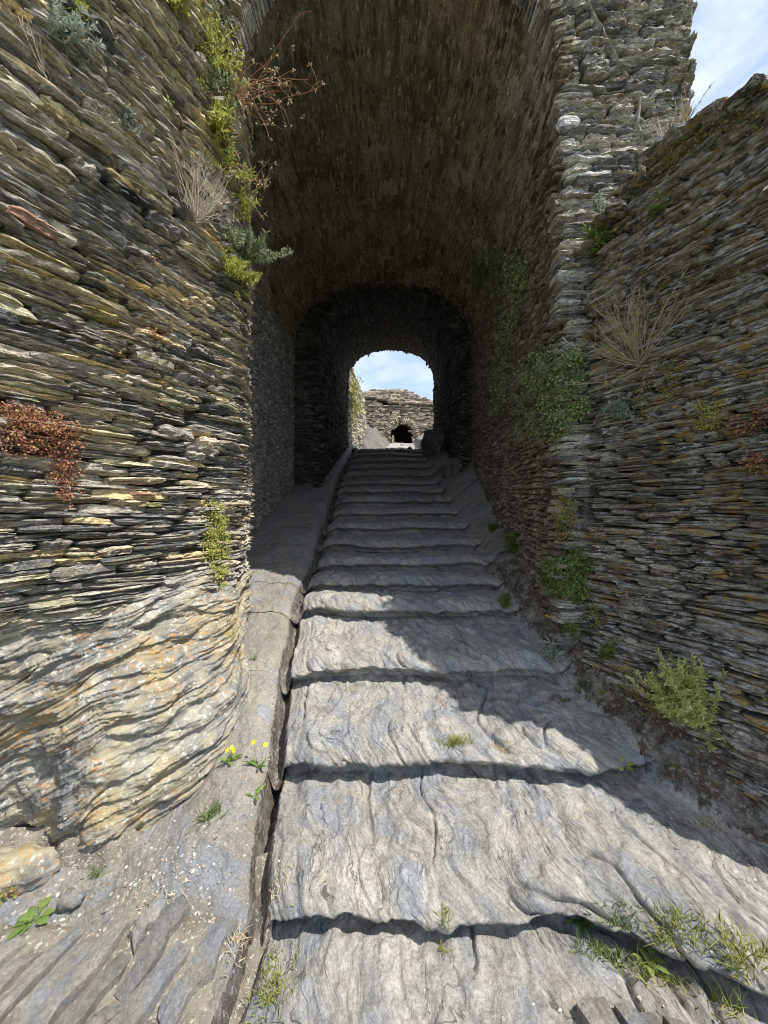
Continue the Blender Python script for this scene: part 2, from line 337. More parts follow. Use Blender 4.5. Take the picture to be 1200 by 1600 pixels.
# ------------------------------------------------------------------ stone shapes shared by all walls
def unit_stone(r, nx, nz):
    xs = np.linspace(-.5, .5, nx) + np.concatenate([[0], r.uniform(-.3, .3, nx - 2) / nx, [0]])
    pw = r.uniform(5, 18); k1, k2 = r.uniform(.02, .6, 2)
    taper = 1 - np.abs(xs * 2) ** pw * np.where(xs < 0, k1, k2)
    zt = .5 * taper * r.uniform(.82, 1.12, nx); zb = -.5 * taper * r.uniform(.82, 1.12, nx)
    zt += r.uniform(-.12, .12) * xs; 
    lev = np.concatenate([[0], np.sort(r.uniform(.15, .85, nz - 2)), [1]]) if nz > 2 else np.array([0., 1.])
    lv = np.linspace(0, 1, nz); yl = np.interp(lv, [0, .35, .8, 1], [r.uniform(.05, .20), r.uniform(.02, .10), 0, r.uniform(.01, .10)]) + r.uniform(-.05, .05, nz)
    V = []
    ends = (np.abs(xs * 2) ** 7) * r.uniform(.02, .22)
    for i in range(nx):
        for j in range(nz):
            V.append((xs[i], yl[j] + ends[i] + r.uniform(-.07, .07), zb[i] + (zt[i] - zb[i]) * lev[j] + (r.uniform(-.05, .05) if 0 < j < nz - 1 else 0)))
    nb = len(V)
    for i in range(nx):
        V.append((xs[i], 1., zb[i])); V.append((xs[i], 1., zt[i]))
    F = []
    for i in range(nx - 1):
        for j in range(nz - 1):
            F.append((i * nz + j, (i + 1) * nz + j, (i + 1) * nz + j + 1, i * nz + j + 1))
        a, b = nb + 2 * i, nb + 2 * i + 2
        F.append((i * nz + nz - 1, (i + 1) * nz + nz - 1, b + 1, a + 1))
        F.append((i * nz, a, b, (i + 1) * nz))
    T = []
    for i in (0, nx - 1):
        ring = [i * nz + j for j in range(nz)] + [nb + 2 * i + 1, nb + 2 * i]
        if i: ring = ring[::-1]
        for k in range(1, len(ring) - 1): T.append((ring[0], ring[k], ring[k + 1]))
    return np.array(V), np.array(F), np.array(T)
_r = np.random.default_rng(21)
HI = [unit_stone(_r, 9, 5) for _ in range(60)]
LO = [unit_stone(_r, 3, 3) for _ in range(30)]

class Stones:
    def __init__(s): s.P = []; s.T = []; s.M = []; s.U = []; s.D = []; s.r = []
    def add(s, p, t, m, u, w, d, h):
        s.P.append(p); s.T.append(t); s.M.append(m); s.U.append(u); s.D.append((w, d, h))
    def emit(s, parent, mat, name='stone', ntop=0, pool=HI, stuffname='small_stones', seed=1, tint=None):
        r = np.random.default_rng(seed)
        P = np.array(s.P); T = np.array(s.T); M = np.array(s.M); U = np.array(s.U); D = np.array(s.D)
        n = len(P)
        var = r.integers(0, len(pool), n)
        rel = P - np.array([0, 0, 1.6]); Y = np.maximum(rel[:, 1], .05)
        px = rel[:, 0] / Y; pz = rel[:, 2] / Y
        inv = (np.abs(px) < 1.04) & (np.abs(pz) < 1.38)
        dist = np.linalg.norm(rel, axis=1)
        face = np.abs((rel / dist[:, None] * M).sum(1))
        score = D[:, 0] * D[:, 2] * face / dist ** 2 * inv
        order = np.argsort(-score); top = set(order[:ntop].tolist()) if ntop else set()
        top = {i for i in top if score[i] > 0}
        meshes = {}
        if top:
            inv_p = Matrix.Translation(-Vector(parent.location))
            for i in sorted(top):
                k = var[i]
                if k not in meshes:
                    V, F, Tt = pool[k]
                    meshes[k] = meshdata(name, V, [F, Tt], mat, False, np.zeros(len(V)))
                o = bpy.data.objects.new(name, meshes[k]); C.objects.link(o); o.parent = parent
                a, b, c = T[i] * D[i, 0], M[i] * D[i, 1], U[i] * D[i, 2]
                o.matrix_world = inv_p @ Matrix(((a[0], b[0], c[0], P[i][0]), (a[1], b[1], c[1], P[i][1]), (a[2], b[2], c[2], P[i][2]), (0, 0, 0, 1)))
                o.matrix_local = o.matrix_world
        rest = [i for i in range(n) if i not in top]
        if rest:
            VV = []; FF = []; TT = []; RR = []; off = 0
            rr = r.random(n)
            for i in rest:
                V, F, Tt = pool[var[i]]
                W = P[i] + V[:, :1] * T[i] * D[i, 0] + V[:, 1:2] * M[i] * D[i, 1] + V[:, 2:] * U[i] * D[i, 2]
                VV.append(W); FF.append(F + off); TT.append(Tt + off); RR.append(np.full(len(V), rr[i])); off += len(V)
            o = mobj(stuffname, np.concatenate(VV), [np.concatenate(FF), np.concatenate(TT)], mat, parent, False, np.concatenate(RR))
            o['kind'] = 'stuff'
            return o

def lay(st, surf, s0, s1, z0, z1, zlim, hr=(.03, .06), wr=(.16, .45), dep=.16, prot=.03, und=.03, seed=5, gap=.004, tiltn=.04, thin=.25, sway=0.):
    """courses of slabs on surf(s,z)->(p, m) ; m points into the wall"""
    r = np.random.default_rng(seed); z = z0; row = 0
    while z < z1:
        h = r.uniform(*hr); s = s0 - r.uniform(0, wr[1])
        while s < s1:
            wd = r.uniform(*wr) * (1.25 if r.random() < .15 else 1)
            if s + wd > s1 + .01: wd = max(.05, s1 + r.uniform(-.03, .015) - s)
            if s < s0 - .01: wd = wd + s - s0; s = s0 + r.uniform(-.015, .02)
            if wd < .04: s += max(wd, .04); continue
            sc = s + wd / 2
            zz = z + h / 2 + float(noise(sc * .9, z * .8, seed * 1.3)) * und + float(noise(sc * 3.1, z * 3., seed)) * und * .4 + sway * (sc - s0)
            if s0 - .02 < sc < s1 + .02 and zlim(sc, zz):
                p, m = surf(sc, zz)
                m = m / np.linalg.norm(m)
                t = np.array([m[1], -m[0], 0.]); t /= np.linalg.norm(t)
                # tilt in plane, yaw
                a = r.normal(0, tiltn); yaw = r.normal(0, .05)
                m2 = m * math.cos(yaw) + t * math.sin(yaw); t2 = t * math.cos(yaw) - m * math.sin(yaw)
                up = np.cross(t2, m2); up /= np.linalg.norm(up)
                t3 = t2 * math.cos(a) + up * math.sin(a); u3 = up * math.cos(a) - t2 * math.sin(a)
                pr = r.uniform(-prot, prot * .6)
                if r.random() < .05: h_ = h * 1.55; pr = -abs(pr) - .006; st.add(p + m2 * pr, t3, m2, u3, wd * .8, dep, h_); s += wd + gap; continue
                if r.random() < thin and h > .028:
                    for q in (-.25, .25):
                        st.add(p + u3 * h * q + m2 * (r.uniform(-prot, prot * .6)), t3, m2, u3, wd * r.uniform(.9, 1.03), dep, h * .54)
                else:
                    st.add(p + m2 * pr, t3, m2, u3, wd * r.uniform(.96, 1.04), dep, h * r.uniform(.88, 1.18))
            s += wd + gap
        z += h; row += 1

# ------------------------------------------------------------------ terrain round the place
def terrain():
    ys = np.concatenate([np.linspace(-400, -20, 12), np.linspace(-15, 40, 111), np.linspace(50, 900, 20)])
    xs = np.concatenate([np.linspace(-500, -20, 14), np.linspace(-15, 15, 41), np.linspace(20, 500, 14)])
    X, Y = np.meshgrid(xs, ys, indexing='ij')
    Z = ip(Y, [(-400, -30), (-30, -4), (-6, -.5), (1.2, -.35), (1.6, -.3), (4, .35), (12, 2.9), (16, 3.9), (24, 5.0), (60, 3), (900, -60)])
    Z = Z + ss(3.5, 12, np.abs(X)) * fbm(X * .05, Y * .05) * 1.2 - ss(6, 60, np.abs(X)) * 6
    o = mobj('ground', np.stack([X, Y, Z], -1).reshape(-1, 3), gridfaces(*X.shape), M_turf, None, True); tag(o, kind='structure')
terrain()

# ------------------------------------------------------------------ carved slate stairway
LIPY = [1.56, 2.13, 2.80, 3.52, 3.98, 4.42, 4.92, 5.5, 6.1, 6.7, 7.3, 7.9, 8.6, 9.3, 10.0, 10.8, 11.5]
def zf(Y): return .345 * Y - .5
GUT = [(.6, -.56), (1.2, -.53), (1.36, -.52), (1.53, -.52), (1.78, -.56), (2.15, -.61), (2.75, -.72), (3.7, -.84), (4.5, -.84), (6.4, -.9), (8.3, -1.0), (10.6, -.98), (12, -1.0), (14, -1)]
BNK = [(.5, 2.5), (1.2, 2.3), (1.45, 1.98), (1.69, 1.72), (2.04, 1.42), (2.39, 1.36), (3.02, 1.22), (3.63, 1.17), (4.39, 1.2), (6.1, 1.12), (8.5, 1.08), (12, 1.1), (14, 1.3)]
def stairs():
    root = empty('stairway', (0, 3, 0)); tag(root, kind='structure')
    prof = [(.55, -.12, -1), (1.0, -.09, -1)]
    dens = []
    for i, Y in enumerate(LIPY):
        z = zf(Y); r = (.125 if i == 0 else .10 if i < 3 else .085 if i < 5 else .10)
        zb = z - r; R_ = .178 if i < 4 else .15; q = 1. if i < 4 else .75
        prof += [(Y + .085, zb - .006, i), (Y + .070, zb + .030, i), (Y - .012 * q, zb + .055, i), (Y - .030 * q, zb + .085, i), (Y + .005, zb + R_ * .70, i), (Y + .07 * q, zb + R_ * .92, i), (Y + .15 * q, zb + R_, i)]
        if i + 1 < len(LIPY):
            Yn = LIPY[i + 1]; zn = zf(Yn); rn = (.10 if i + 1 < 3 else .085 if i + 1 < 5 else .10)
            g = Yn - Y; e = zn - rn
            z0_ = zb + R_; prof += [(Y + .15 * q + (g - .15) * .4, z0_ + (e - z0_) * .25, i), (Y + .15 * q + (g - .15) * .78, z0_ + (e - z0_) * .6, i)]
    prof += [(12.3, zf(11.5) + .06, 16), (14, zf(11.5) + .3, 16), (17, zf(11.5) + 1.2, 16)]
    pr = np.array([(a, b) for a, b, _ in prof]); owner = np.array([c for *_, c in prof])
    seg = np.linalg.norm(np.diff(pr, axis=0), axis=1)
    # catmull-rom resample, step length grows with distance
    pts = []; own = []
    for k in range(len(pr) - 1):
        p0 = pr[max(k - 1, 0)]; p1, p2 = pr[k], pr[k + 1]; p3 = pr[min(k + 2, len(pr) - 1)]
        Yc = p1[0]; step = .0062 if Yc < 2.9 else .009 if Yc < 4.2 else .017 if Yc < 7 else .028
        if Yc < 1.05: step = .012
        n_ = max(2, int(seg[k] / step))
        for t in np.arange(n_) / n_:
            lin = p1 + (p2 - p1) * t
            cr = .5 * ((2 * p1) + (-p0 + p2) * t + (2 * p0 - 5 * p1 + 4 * p2 - p3) * t * t + (-p0 + 3 * p1 - 3 * p2 + p3) * t ** 3)
            L = seg[k]; l0 = seg[k - 1] if k else L
            bl = .75 if (L < 4 * l0 and l0 < 4 * L) else .25
            pts.append(lin * (1 - bl) + cr * bl); own.append(owner[k])
    pts = np.array(pts); own = np.array(own)
    tan = np.gradient(pts, axis=0); tan /= np.linalg.norm(tan, axis=1)[:, None]
    nrm = np.stack([-tan[:, 1], tan[:, 0]], 1)
    k = np.array([.2, .6, .2]);
    for c in (0, 1): nrm[1:-1, c] = np.convolve(nrm[:, c], k, 'valid')
    def build(v0, v1, xs, tagn):
        P = pts[v0:v1]; O = own[v0:v1]; N = nrm[v0:v1]
        X = np.broadcast_to(xs[:, None], (len(xs), len(P))).copy(); Yp = np.broadcast_to(P[:, 0], X.shape).copy(); Zp = np.broadcast_to(P[:, 1], X.shape).copy()
        Oc = np.broadcast_to(O, X.shape)
        Xg = ip(Yp, GUT) + .02 * noise(Yp * 2.2, 3.3) + .008 * noise(Yp * 11, 1.3); Xb = ip(Yp, BNK) + .05 * noise(Yp * 2.3, 9.1) + .02 * noise(Yp * 8, 5.1)
        smooth = ip(Yp, [(0, -.12), (1.35, -.07), (1.55, -.03), (1.75, .09), (12.5, 3.8), (17, 4.8)])
        # stair part wobble, per step
        wob = .055 * noise(X * 1.4, Oc * 3.7, 2.2) + .025 * noise(X * 4.5, Oc * 5.1, 6.) + .010 * noise(X * 13, Oc * 2.1, 1.)
        wob += -.42 * ss(.55, 1.35, X) * (X - .6) * (Oc == 0) - .06 * ss(.5, 1.1, X) * (Oc == 1)
        wob += .035 * ss(.25, 0, X - Xg)
        wob += np.where(Oc >= 3, .22 * ((X - .1) ** 2 - .25) + .05 * noise(X * 2.6, Oc * 7.7), 0)
        fade = ss(.9, 1.5, Yp)
        wob *= ss(0., -.35, X - Xb)
        Ys = Yp + wob * fade
        sag = .018 * noise(X * 2.2, Yp * 1.2, 4.4) + .03 * noise(X * 1.1, Oc * 2.3, 8.8)
        crown = -.055 * ss(.22, 0, X - Xg)
        Zs = Zp + (sag + crown)
        # ledge left of the gutter
        lm = ss(0.0, -.05, X - Xg)
        lz = smooth + .03 * fbm(X * 1.7, Yp * 1.7, 2.2, 3) + .012 * ss(.3, -.3, noise(Yp * 3.1 + X, X * .5, 7.7))
        kz = .07 * ss(2.6, 3.4, Yp) + .03 * noise(X * 3, Yp * 2.); lz = lz * (1 - kz) + kz * (Zp + .02)
        lz -= ss(-.75, -1.25, X) * np.clip(smooth + .05, 0, .25) * .7 * ss(2.6, 1.9, Yp)
        Z = Zs * (1 - lm) + lz * lm; Y = Ys * (1 - lm) + Yp * lm
        Z -= .055 * ss(-.14, -.02, X - Xg) * lm * ss(1.2, 1.6, Yp)
        # channel
        gd = ip(Yp, [(0, .0), (1.25, .02), (1.45, .12), (2.3, .13), (3.6, .10), (4.6, .05), (12, .045)])
        gw = ip(Yp, [(0, .022), (2.3, .030), (4, .036), (12, .05)])
        gm = np.exp(-np.abs((X - Xg) / gw) ** 3.2)
        Z -= gd * gm
        # bank on the right
        d = X - Xb
        bm = ss(-.02, .12, d)
        bz = np.clip(d, 0, 1.5) * ip(Yp, [(0, .45), (1.6, .5), (2.6, .85), (4, .9), (5, .6), (7, .75), (12, .6)])
        rough = (fbm(X * 5, Y * 5, Z * 5, 5, .6) * .045 + .03 * np.tanh(4 * noise((X * .5 + Z * 1.5 + Y * .3) * 6, Y * 2, 1.))) * ip(Yp, [(0, 1), (4.2, 1), (5.5, .35), (12, .35)])
        base = smooth + .01 + .045 * ss(1.2, .9, Yp)
        Z = Z * (1 - bm) + (np.maximum(Z, base) + bz + rough) * bm
        Y = Y * (1 - bm) + Yp * bm
        # foliation relief
        warp = .38 * noise(X * .9, Y * 1.15, Z * .8) + .07 * noise(X * 3.0, Y * 3.4, 1.) + .02 * noise(X * 9, Y * 9, 1.)
        F = X + 1.25 * Z + warp
        amp = ip(Yp, [(0, 1), (4, 1), (6, .6), (12, .5)])
        rm = .30 + .9 * ss(-.3, .3, noise(X * 2.1, Y * 2.3, 14.))
        disp = .030 * saw(F, 5.2, Y * .8, 1, 3.2) + .015 * saw(F, 14, Y * 1.8, 2, 2.6) + rm * .0065 * saw(F, 38, Y * 4, 3, 1.8)
        G = F * .35 + Y * .9 + .25 * noise(X * 2.2, Y * 2.2, 8.)          # joints across the bedding
        disp += .010 * saw(G, 5.5, X * 2.5, 7, 3.)
        fc = noise(X * 7, Y * 6, Z * 7) ; disp += .006 * np.tanh(9 * (fc - .12)) + .004 * np.tanh(9 * (noise(X * 17, Y * 14, Z * 17 + 3) - .1))
        disp += .006 * np.tanh(3 * noise(F * 5, Y * .9, 1.5)) - .008
        cr = np.exp(-(np.abs(noise(F * 3.0, Y * .7, 11.)) / .030) ** 1.6) * ss(-.02, .12, noise(X * 2.1, Y * 1.7, 5.))
        disp -= .034 * cr * ss(4.5, 2.5, Yp)
        disp *= (1 - .75 * lm) * (1 - .5 * bm)
        disp += .0065 * fbm(X * 7, Y * 7, Z * 7, 5, .62) + lm * (.011 * fbm(X * 13, Y * 13, 1., 4, .62) + .010 * saw(X * .6 + Z + .2 * noise(X * 4, Y * 4), 14, Y, 6, 1.3))
        disp *= amp * (.55 + .45 * (1 - gm))
        ny = np.broadcast_to(N[:, 0], X.shape) * (1 - lm) * (1 - bm); nz_ = np.broadcast_to(N[:, 1], X.shape) * (1 - lm) * (1 - bm) + lm + bm
        Yf = Y + disp * ny; Zf = Z + disp * nz_
        V = np.stack([X, Yf, Zf], -1).reshape(-1, 3)
        Fc = gridfaces(*X.shape)
        cls = np.zeros(X.shape, int)            # class per face by its first corner
        cls[...] = 100 + np.maximum(O, -1)[None, :] + 1
        cls[(X - Xg) < -.045] = 1
        cls[np.abs(X - Xg) <= .045] = 2
        de = d + .03 * noise(X * 14, Yp * 14, 3.) + .02 * noise(X * 45, Yp * 45, 3.); cls[(de > .04) & (Yp < 4.35)] = 3; cls[(de > .04) & (Yp >= 4.35)] = 1
        cl = cls[:-1, :-1].ravel()
        for c in np.unique(cl):
            f = Fc[cl == c]; u, invx = np.unique(f, return_inverse=True)
            yield c, V[u], invx.reshape(f.shape)
    xsn = np.concatenate([np.linspace(-3.2, -1.4, 60)[:-1], np.arange(-1.4, 1.75, .0062), np.linspace(1.75, 3.0, 120)])
    xsf = np.arange(-2.05, 2.0, .0135)
    split = int(np.argmax(pts[:, 0] > 4.3))
    acc = {}
    for args in ((0, split + 1, xsn), (split, len(pts), xsf)):
        for c, V, F in build(*args, ''):
            acc.setdefault(c, []).append((V, F))
    names = {1: ('rock_ledge', M_ledge), 2: ('gutter', M_gutter), 3: ('mossy_bank', M_bank)}
    for c in sorted(acc):
        VV = []; FF = []; off = 0
        for V, F in acc[c]: VV.append(V); FF.append(F + off); off += len(V)
        nm, mt = names.get(c, ('step', M_step))
        mobj(nm, np.concatenate(VV), np.concatenate(FF), mt, root, True)
stairs()

# ------------------------------------------------------------------ left rounded wall on its bedrock nose
US = np.array([(-3.6, -.6), (-2.9, .3), (-2.2, 1.0), (-1.72, 1.66), (-1.42, 2.22), (-1.22, 2.72), (-1.11, 2.98), (-1.2, 3.45)])
BS = np.array([(-3.8, -.2), (-3.1, .9), (-2.5, 1.55), (-1.85, 1.86), (-1.40, 1.74), (-1.03, 2.06), (-.97, 2.48), (-1.2, 3.3)])
def cr_curve(P, n=400):
    k = np.arange(len(P)); t = np.linspace(0, len(P) - 1, n); out = np.zeros((n, 2))
    i = np.clip(t.astype(int), 0, len(P) - 2); f = (t - i)[:, None]
    p0 = P[np.maximum(i - 1, 0)]; p1 = P[i]; p2 = P[i + 1]; p3 = P[np.minimum(i + 2, len(P) - 1)]
    return .5 * (2 * p1 + (p2 - p0) * f + (2 * p0 - 5 * p1 + 4 * p2 - p3) * f * f + (3 * p1 - p0 - 3 * p2 + p3) * f ** 3)
UC, BC = cr_curve(US), cr_curve(BS)
UL = np.concatenate([[0], np.cumsum(np.linalg.norm(np.diff(UC, axis=0), axis=1))])
def wallL_plan(s, z):
    a = np.stack([np.interp(s, UL, UC[:, 0]), np.interp(s, UL, UC[:, 1])], -1)
    b = np.stack([np.interp(s, UL, BC[:, 0]), np.interp(s, UL, BC[:, 1])], -1)
    k = (1 - ss(.35, 1.55, np.asarray(z, float)))[..., None] * .97
    return a * (1 - k) + b * k
def surfL(s, z, off=0.):
    p = wallL_plan(s, z); q = wallL_plan(s + .03, z) - wallL_plan(s - .03, z)
    q = q / np.linalg.norm(q, axis=-1, keepdims=True)
    m = np.stack([-q[..., 1], q[..., 0]], -1)
    bul = .05 * noise(s * .8, np.asarray(z, float) * .7, 1.) + .02 * noise(s * 2.3, np.asarray(z, float) * 2., 4.)
    pp = p + m * (off + bul)[..., None] if np.ndim(bul) else p + m * (off + float(bul))
    z_ = np.broadcast_to(np.asarray(z, float), pp[..., 0].shape)
    return np.concatenate([pp, z_[..., None]], -1), np.concatenate([m, np.zeros(m.shape[:-1] + (1,))], -1)
def rocktop(s): return 1.12 + .20 * noise(s * 1.3, 2.) + .08 * noise(s * 5, 7.)
def left_wall():
    root = empty('slate_wall', (-1.9, 2.0, 0)); tag(root, 'tall sunlit slate wall curving into the passage on a pale orange-lichened rock foot', 'wall')
    st = Stones()
    smax = UL[-1] - .03
    lay(st, lambda s, z: surfL(np.float64(s), z), .6, smax, .95, 6.6, lambda s, z: z > rocktop(s) - .07, hr=(.024, .052), wr=(.12, .46), prot=.026, und=.05, seed=5, dep=.2, thin=.5)
    st.emit(root, M_left, ntop=300, seed=2)
    s = np.linspace(0, UL[-1], 90); z = np.linspace(.8, 6.7, 120)
    Sg, Zg = np.meshgrid(s, z, indexing='ij'); P, _m = surfL(Sg, Zg, .075); P = P + _m * (.22 * ss(.02, -.10, Zg - rocktop(Sg)))[..., None]
    P += .012 * fbm(P[..., 0] * 9, P[..., 1] * 9, P[..., 2] * 9, 3)[..., None]
    mobj('joint_fill', P.reshape(-1, 3), gridfaces(*Sg.shape), M_mortar, root, True)
    # wall top and back
    n_ = 60; s = np.linspace(0, UL[-1], n_); A, _ = surfL(s, np.full(n_, 6.6), .03); B = A + np.array([-2.5, .9, 0]); D = B.copy(); D[:, 2] = -.5
    V = np.concatenate([A + (0, 0, .06), B + (0, 0, .06), D]); 
    i = np.arange(n_ - 1); F = np.concatenate([np.stack([i, i + 1, i + 1 + n_, i + n_], 1), np.stack([i + n_, i + 1 + n_, i + 1 + 2 * n_, i + 2 * n_], 1)])
    mobj('wall_core', V, F, M_plasterB, root)
    # bedrock foot, strongly layered
    s = np.concatenate([np.linspace(.3, 2.0, 90)[:-1], np.linspace(2.0, UL[-1] + .001, 430)]); z = np.linspace(-.25, 1.62, 330)
    Sg, Zg = np.meshgrid(s, z, indexing='ij'); P, m = surfL(Sg, Zg, 0.)
    X, Y, Z = P[..., 0], P[..., 1], P[..., 2]
    tilt = .30 * (Sg - 3.) * ss(1.4, .2, Zg) + .06 * (Sg - 3)
    F = Z - tilt + .10 * noise(Sg * 1.2, Z * 1.1, 3.) + .03 * noise(Sg * 4, Z * 4, 9.)
    d = .030 * saw(F, 6, Sg * 1.3, 11, 2.2) + .020 * saw(F, 16, Sg * 2.2, 12, 1.5) + .020 * saw(F, 34, Sg * 4, 13, 1.1) + .012 * saw(F, 75, Sg * 8, 14, 1.)
    d += .012 * fbm(X * 8, Y * 8, Z * 8, 5, .65) - .02
    d += .016 * np.tanh(5 * noise(Sg * 5, F * 9, 31.))
    # blocky break-up into big plates
    d += .035 * np.tanh(6 * noise(F * 2.4 + 3, Sg * 1.3, 12.))
    cr = np.exp(-(np.abs(noise(F * 4.3, Sg * .8, 21.)) / .03) ** 1.4); d -= .03 * cr
    d -= .035 * ss(.10, .0, Zg + .06 * noise(Sg * 4, 3.)) + .05 * ss(.40, .05, Zg + .12 * noise(Sg * 3, 8.)) * ss(2.75, 2.2, Sg)
    topfade = ss(0, .05, rocktop(Sg) + .05 - Zg)      # slide under the masonry at the top
    d = d * (.3 + .7 * topfade) + .012 * topfade - .085 * (1 - topfade)
    P = P - m * d[..., None]
    mobj('rock_foot', P.reshape(-1, 3), gridfaces(*Sg.shape), M_rock, root, True)
    # red clay block and yellow slabs built into the courses
    return root
LW = left_wall()

# ------------------------------------------------------------------ gate tower with the vaulted passage
RINGS1 = [(2.87, -1.13, 1.29, .3, 4.85, 6.10), (4.6, -1.80, 1.46, .6, 4.55, 6.15), (7.6, -1.76, 1.71, 1.3, 4.9, 6.06)]
RINGS2 = [(7.6, -1.27, 1.5, 1.3, 4.95, 6.03), (12.1, -1.12, 1.55, 2.6, 5.65, 6.66)]
def ring_at(rings, Y):
    a = np.array(rings); return [np.interp(Y, a[:, 0], a[:, k]) for k in range(1, 6)]
def ringpt(rings, Y, q, off=0.):
    """q: 0..1 left wall up, 1..2 vault, 2..3 right wall down; off moves into the masonry"""
    L, Rr, zb, zs, zc = ring_at(rings, Y)
    q = np.asarray(q, float); cx = (L + Rr) / 2; hw = (Rr - L) / 2
    a = np.clip(q - 1, 0, 1) * math.pi
    ce, se = np.cos(a), np.sin(a)
    x = np.where(q < 1, L - off, np.where(q > 2, Rr + off, cx - (hw + off) * np.sign(ce) * np.abs(ce) ** .9))
    z = np.where(q < 1, zb + (zs - zb) * q, np.where(q > 2, zs - (zs - zb) * (q - 2), zs + (zc - zs + off) * se ** .9))
    return x, z
def tower():
    root = empty('gate_tower', (0, 3, 0)); tag(root, 'slate gate tower pierced by a dark barrel-vaulted passage with steps', 'tower')
    # ---- backing surfaces
    q = np.concatenate([np.linspace(0, 1, 60)[:-1], np.linspace(1, 2, 90)[:-1], np.linspace(2, 3, 60)])
    def backing(rings, y0, y1, off, lo, hi, name, mat, ny=60, amp=.012):
        qq = q[(q >= lo) & (q <= hi)]; ys = np.linspace(y0, y1, ny); V = []
        for Y in ys:
            x, z = ringpt(rings, Y, qq, off); V.append(np.stack([x, np.full(len(qq), Y), z], 1))
        V = np.array(V); nn = fbm(V[..., 0] * 7, V[..., 1] * 7, V[..., 2] * 7, 4)
        V[..., 0] += amp * nn; V[..., 2] += amp * nn * .5
        return mobj(name, V.reshape(-1, 3), gridfaces(V.shape[0], V.shape[1]), mat, root, True)
    backing(RINGS1, 2.93, 7.62, .028, 0, 1, 'passage_wall', M_plaster, 160, .03)
    backing(RINGS1, 2.93, 7.62, .008, 1, 2, 'vault_bed', M_vaultbed, 200, .022)
    backing(RINGS1, 2.93, 7.62, .05, 2, 3, 'passage_wall', M_plasterB, 90, .02)
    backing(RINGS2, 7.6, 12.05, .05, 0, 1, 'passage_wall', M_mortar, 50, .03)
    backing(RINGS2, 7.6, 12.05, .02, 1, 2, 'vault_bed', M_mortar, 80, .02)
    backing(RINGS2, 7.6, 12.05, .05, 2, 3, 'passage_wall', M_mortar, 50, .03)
    # ---- faces round the openings
    def face(Y, rings, off, rect, name, mat):
        x, z = ringpt(rings, Y, q, off); x0, x1, z0, z1 = rect
        cx, cz = (x[0] + x[-1]) / 2, 4.2
        dx, dz = x - cx, z - cz
        with np.errstate(divide='ignore', invalid='ignore'):
            k = np.minimum(np.where(dx > 0, (x1 - cx) / dx, (x0 - cx) / np.where(dx == 0, 1e-9, dx)), np.where(dz > 0, (z1 - cz) / np.where(dz == 0, 1e9, dz), (z0 - cz) / np.where(dz == 0, -1e9, dz)))
        ox, oz = cx + dx * k, cz + dz * k
        n_ = len(x); V = np.concatenate([np.stack([x, np.full(n_, Y), z], 1), np.stack([ox, np.full(n_, Y), oz], 1)])
        # close bottom outer corners
        i = np.arange(n_ - 1); F = np.stack([i, i + n_, i + 1 + n_, i + 1], 1)
        return mobj(name, V, F, mat, root)
    face(2.96, RINGS1, .05, (-4.2, 2.24, -.4, 8.4), 'front_bed', M_mortar)
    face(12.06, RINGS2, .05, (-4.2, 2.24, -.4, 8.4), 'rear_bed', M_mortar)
    # jamb backing at 7.62
    Y = 7.64
    xa, za = ringpt(RINGS1, Y, q, .06); xb, zb = ringpt(RINGS2, Y, q, .03); n_ = len(q)
    V = np.concatenate([np.stack([xa, np.full(n_, Y), za], 1), np.stack([xb, np.full(n_, Y + .002), zb], 1)]); i = np.arange(n_ - 1)
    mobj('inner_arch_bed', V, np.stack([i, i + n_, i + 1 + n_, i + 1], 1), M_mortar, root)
    # outer massing: top and sides
    x0, x1, z1 = -4.2, 2.24, 8.4
    V = [(x0, 2.97, z1), (x1, 2.97, z1), (x1, 12.05, z1), (x0, 12.05, z1), (x1, 2.97, -.4), (x1, 12.05, -.4), (x0, 2.97, -.4), (x0, 12.05, -.4)]
    mobj('tower_shell', V, np.array([(0, 1, 2, 3), (1, 4, 5, 2), (0, 3, 7, 6)]), M_mortar, root)
    # ---- front face stones
    R1 = RINGS1[:1] + RINGS1[1:]
    def outside(X, Z, pad=.0):
        L, Rr, zb_, zs, zc = RINGS1[0][1:]
        cx = (L + Rr) / 2; hw = (Rr - L) / 2 + pad
        return abs(X - cx) > hw if Z < zs else ((X - cx) / hw) ** 2 + ((Z - zs) / (zc - zs + pad)) ** 2 > 1
    st = Stones()
    fm = np.array([0., 1., 0.])
    def sf(s, z): return np.array([s, 2.87 + .012 * float(noise(s * 2, z * 2)), z]), fm
    # tower face right of the mortar seam, and the pier left of it
    seam = lambda z: float(ip(z, [(2.8, 2.03), (3.75, 1.99), (4.7, 1.90), (5.43, 1.52), (6.2, 1.35)])) + .03 * float(noise(z * 5, 1.))
    lay(st, sf, 1.30, 2.33, .5, 6.2, lambda s, z: outside(s, z, .36 if z > 4.8 else .07) and s < seam(z) + .02, hr=(.02, .05), wr=(.13, .36), prot=.016, und=.03, seed=9)
    lay(st, sf, 1.30, 2.30, 2.5, 8.4, lambda s, z: (s > seam(z) + .02 and outside(s, z, .36)) or (z > 6.2 and s > 1.3), hr=(.022, .05), wr=(.10, .30), prot=.02, und=.02, seed=12)
    lay(st, sf, -1.6, 1.3, 6.3, 8.4, lambda s, z: outside(s, z, .36), hr=(.035, .06), wr=(.15, .4), seed=13, thin=0)
    # right outer edge of the tower: stone ends show the ragged silhouette
    sm = np.array([-1., 0., 0.])
    # ring of arch stones
    L, Rr, zb_, zs, zc = RINGS1[0][1:]; cx = (L + Rr) / 2; hw = (Rr - L) / 2
    a = 0.; r = np.random.default_rng(4)
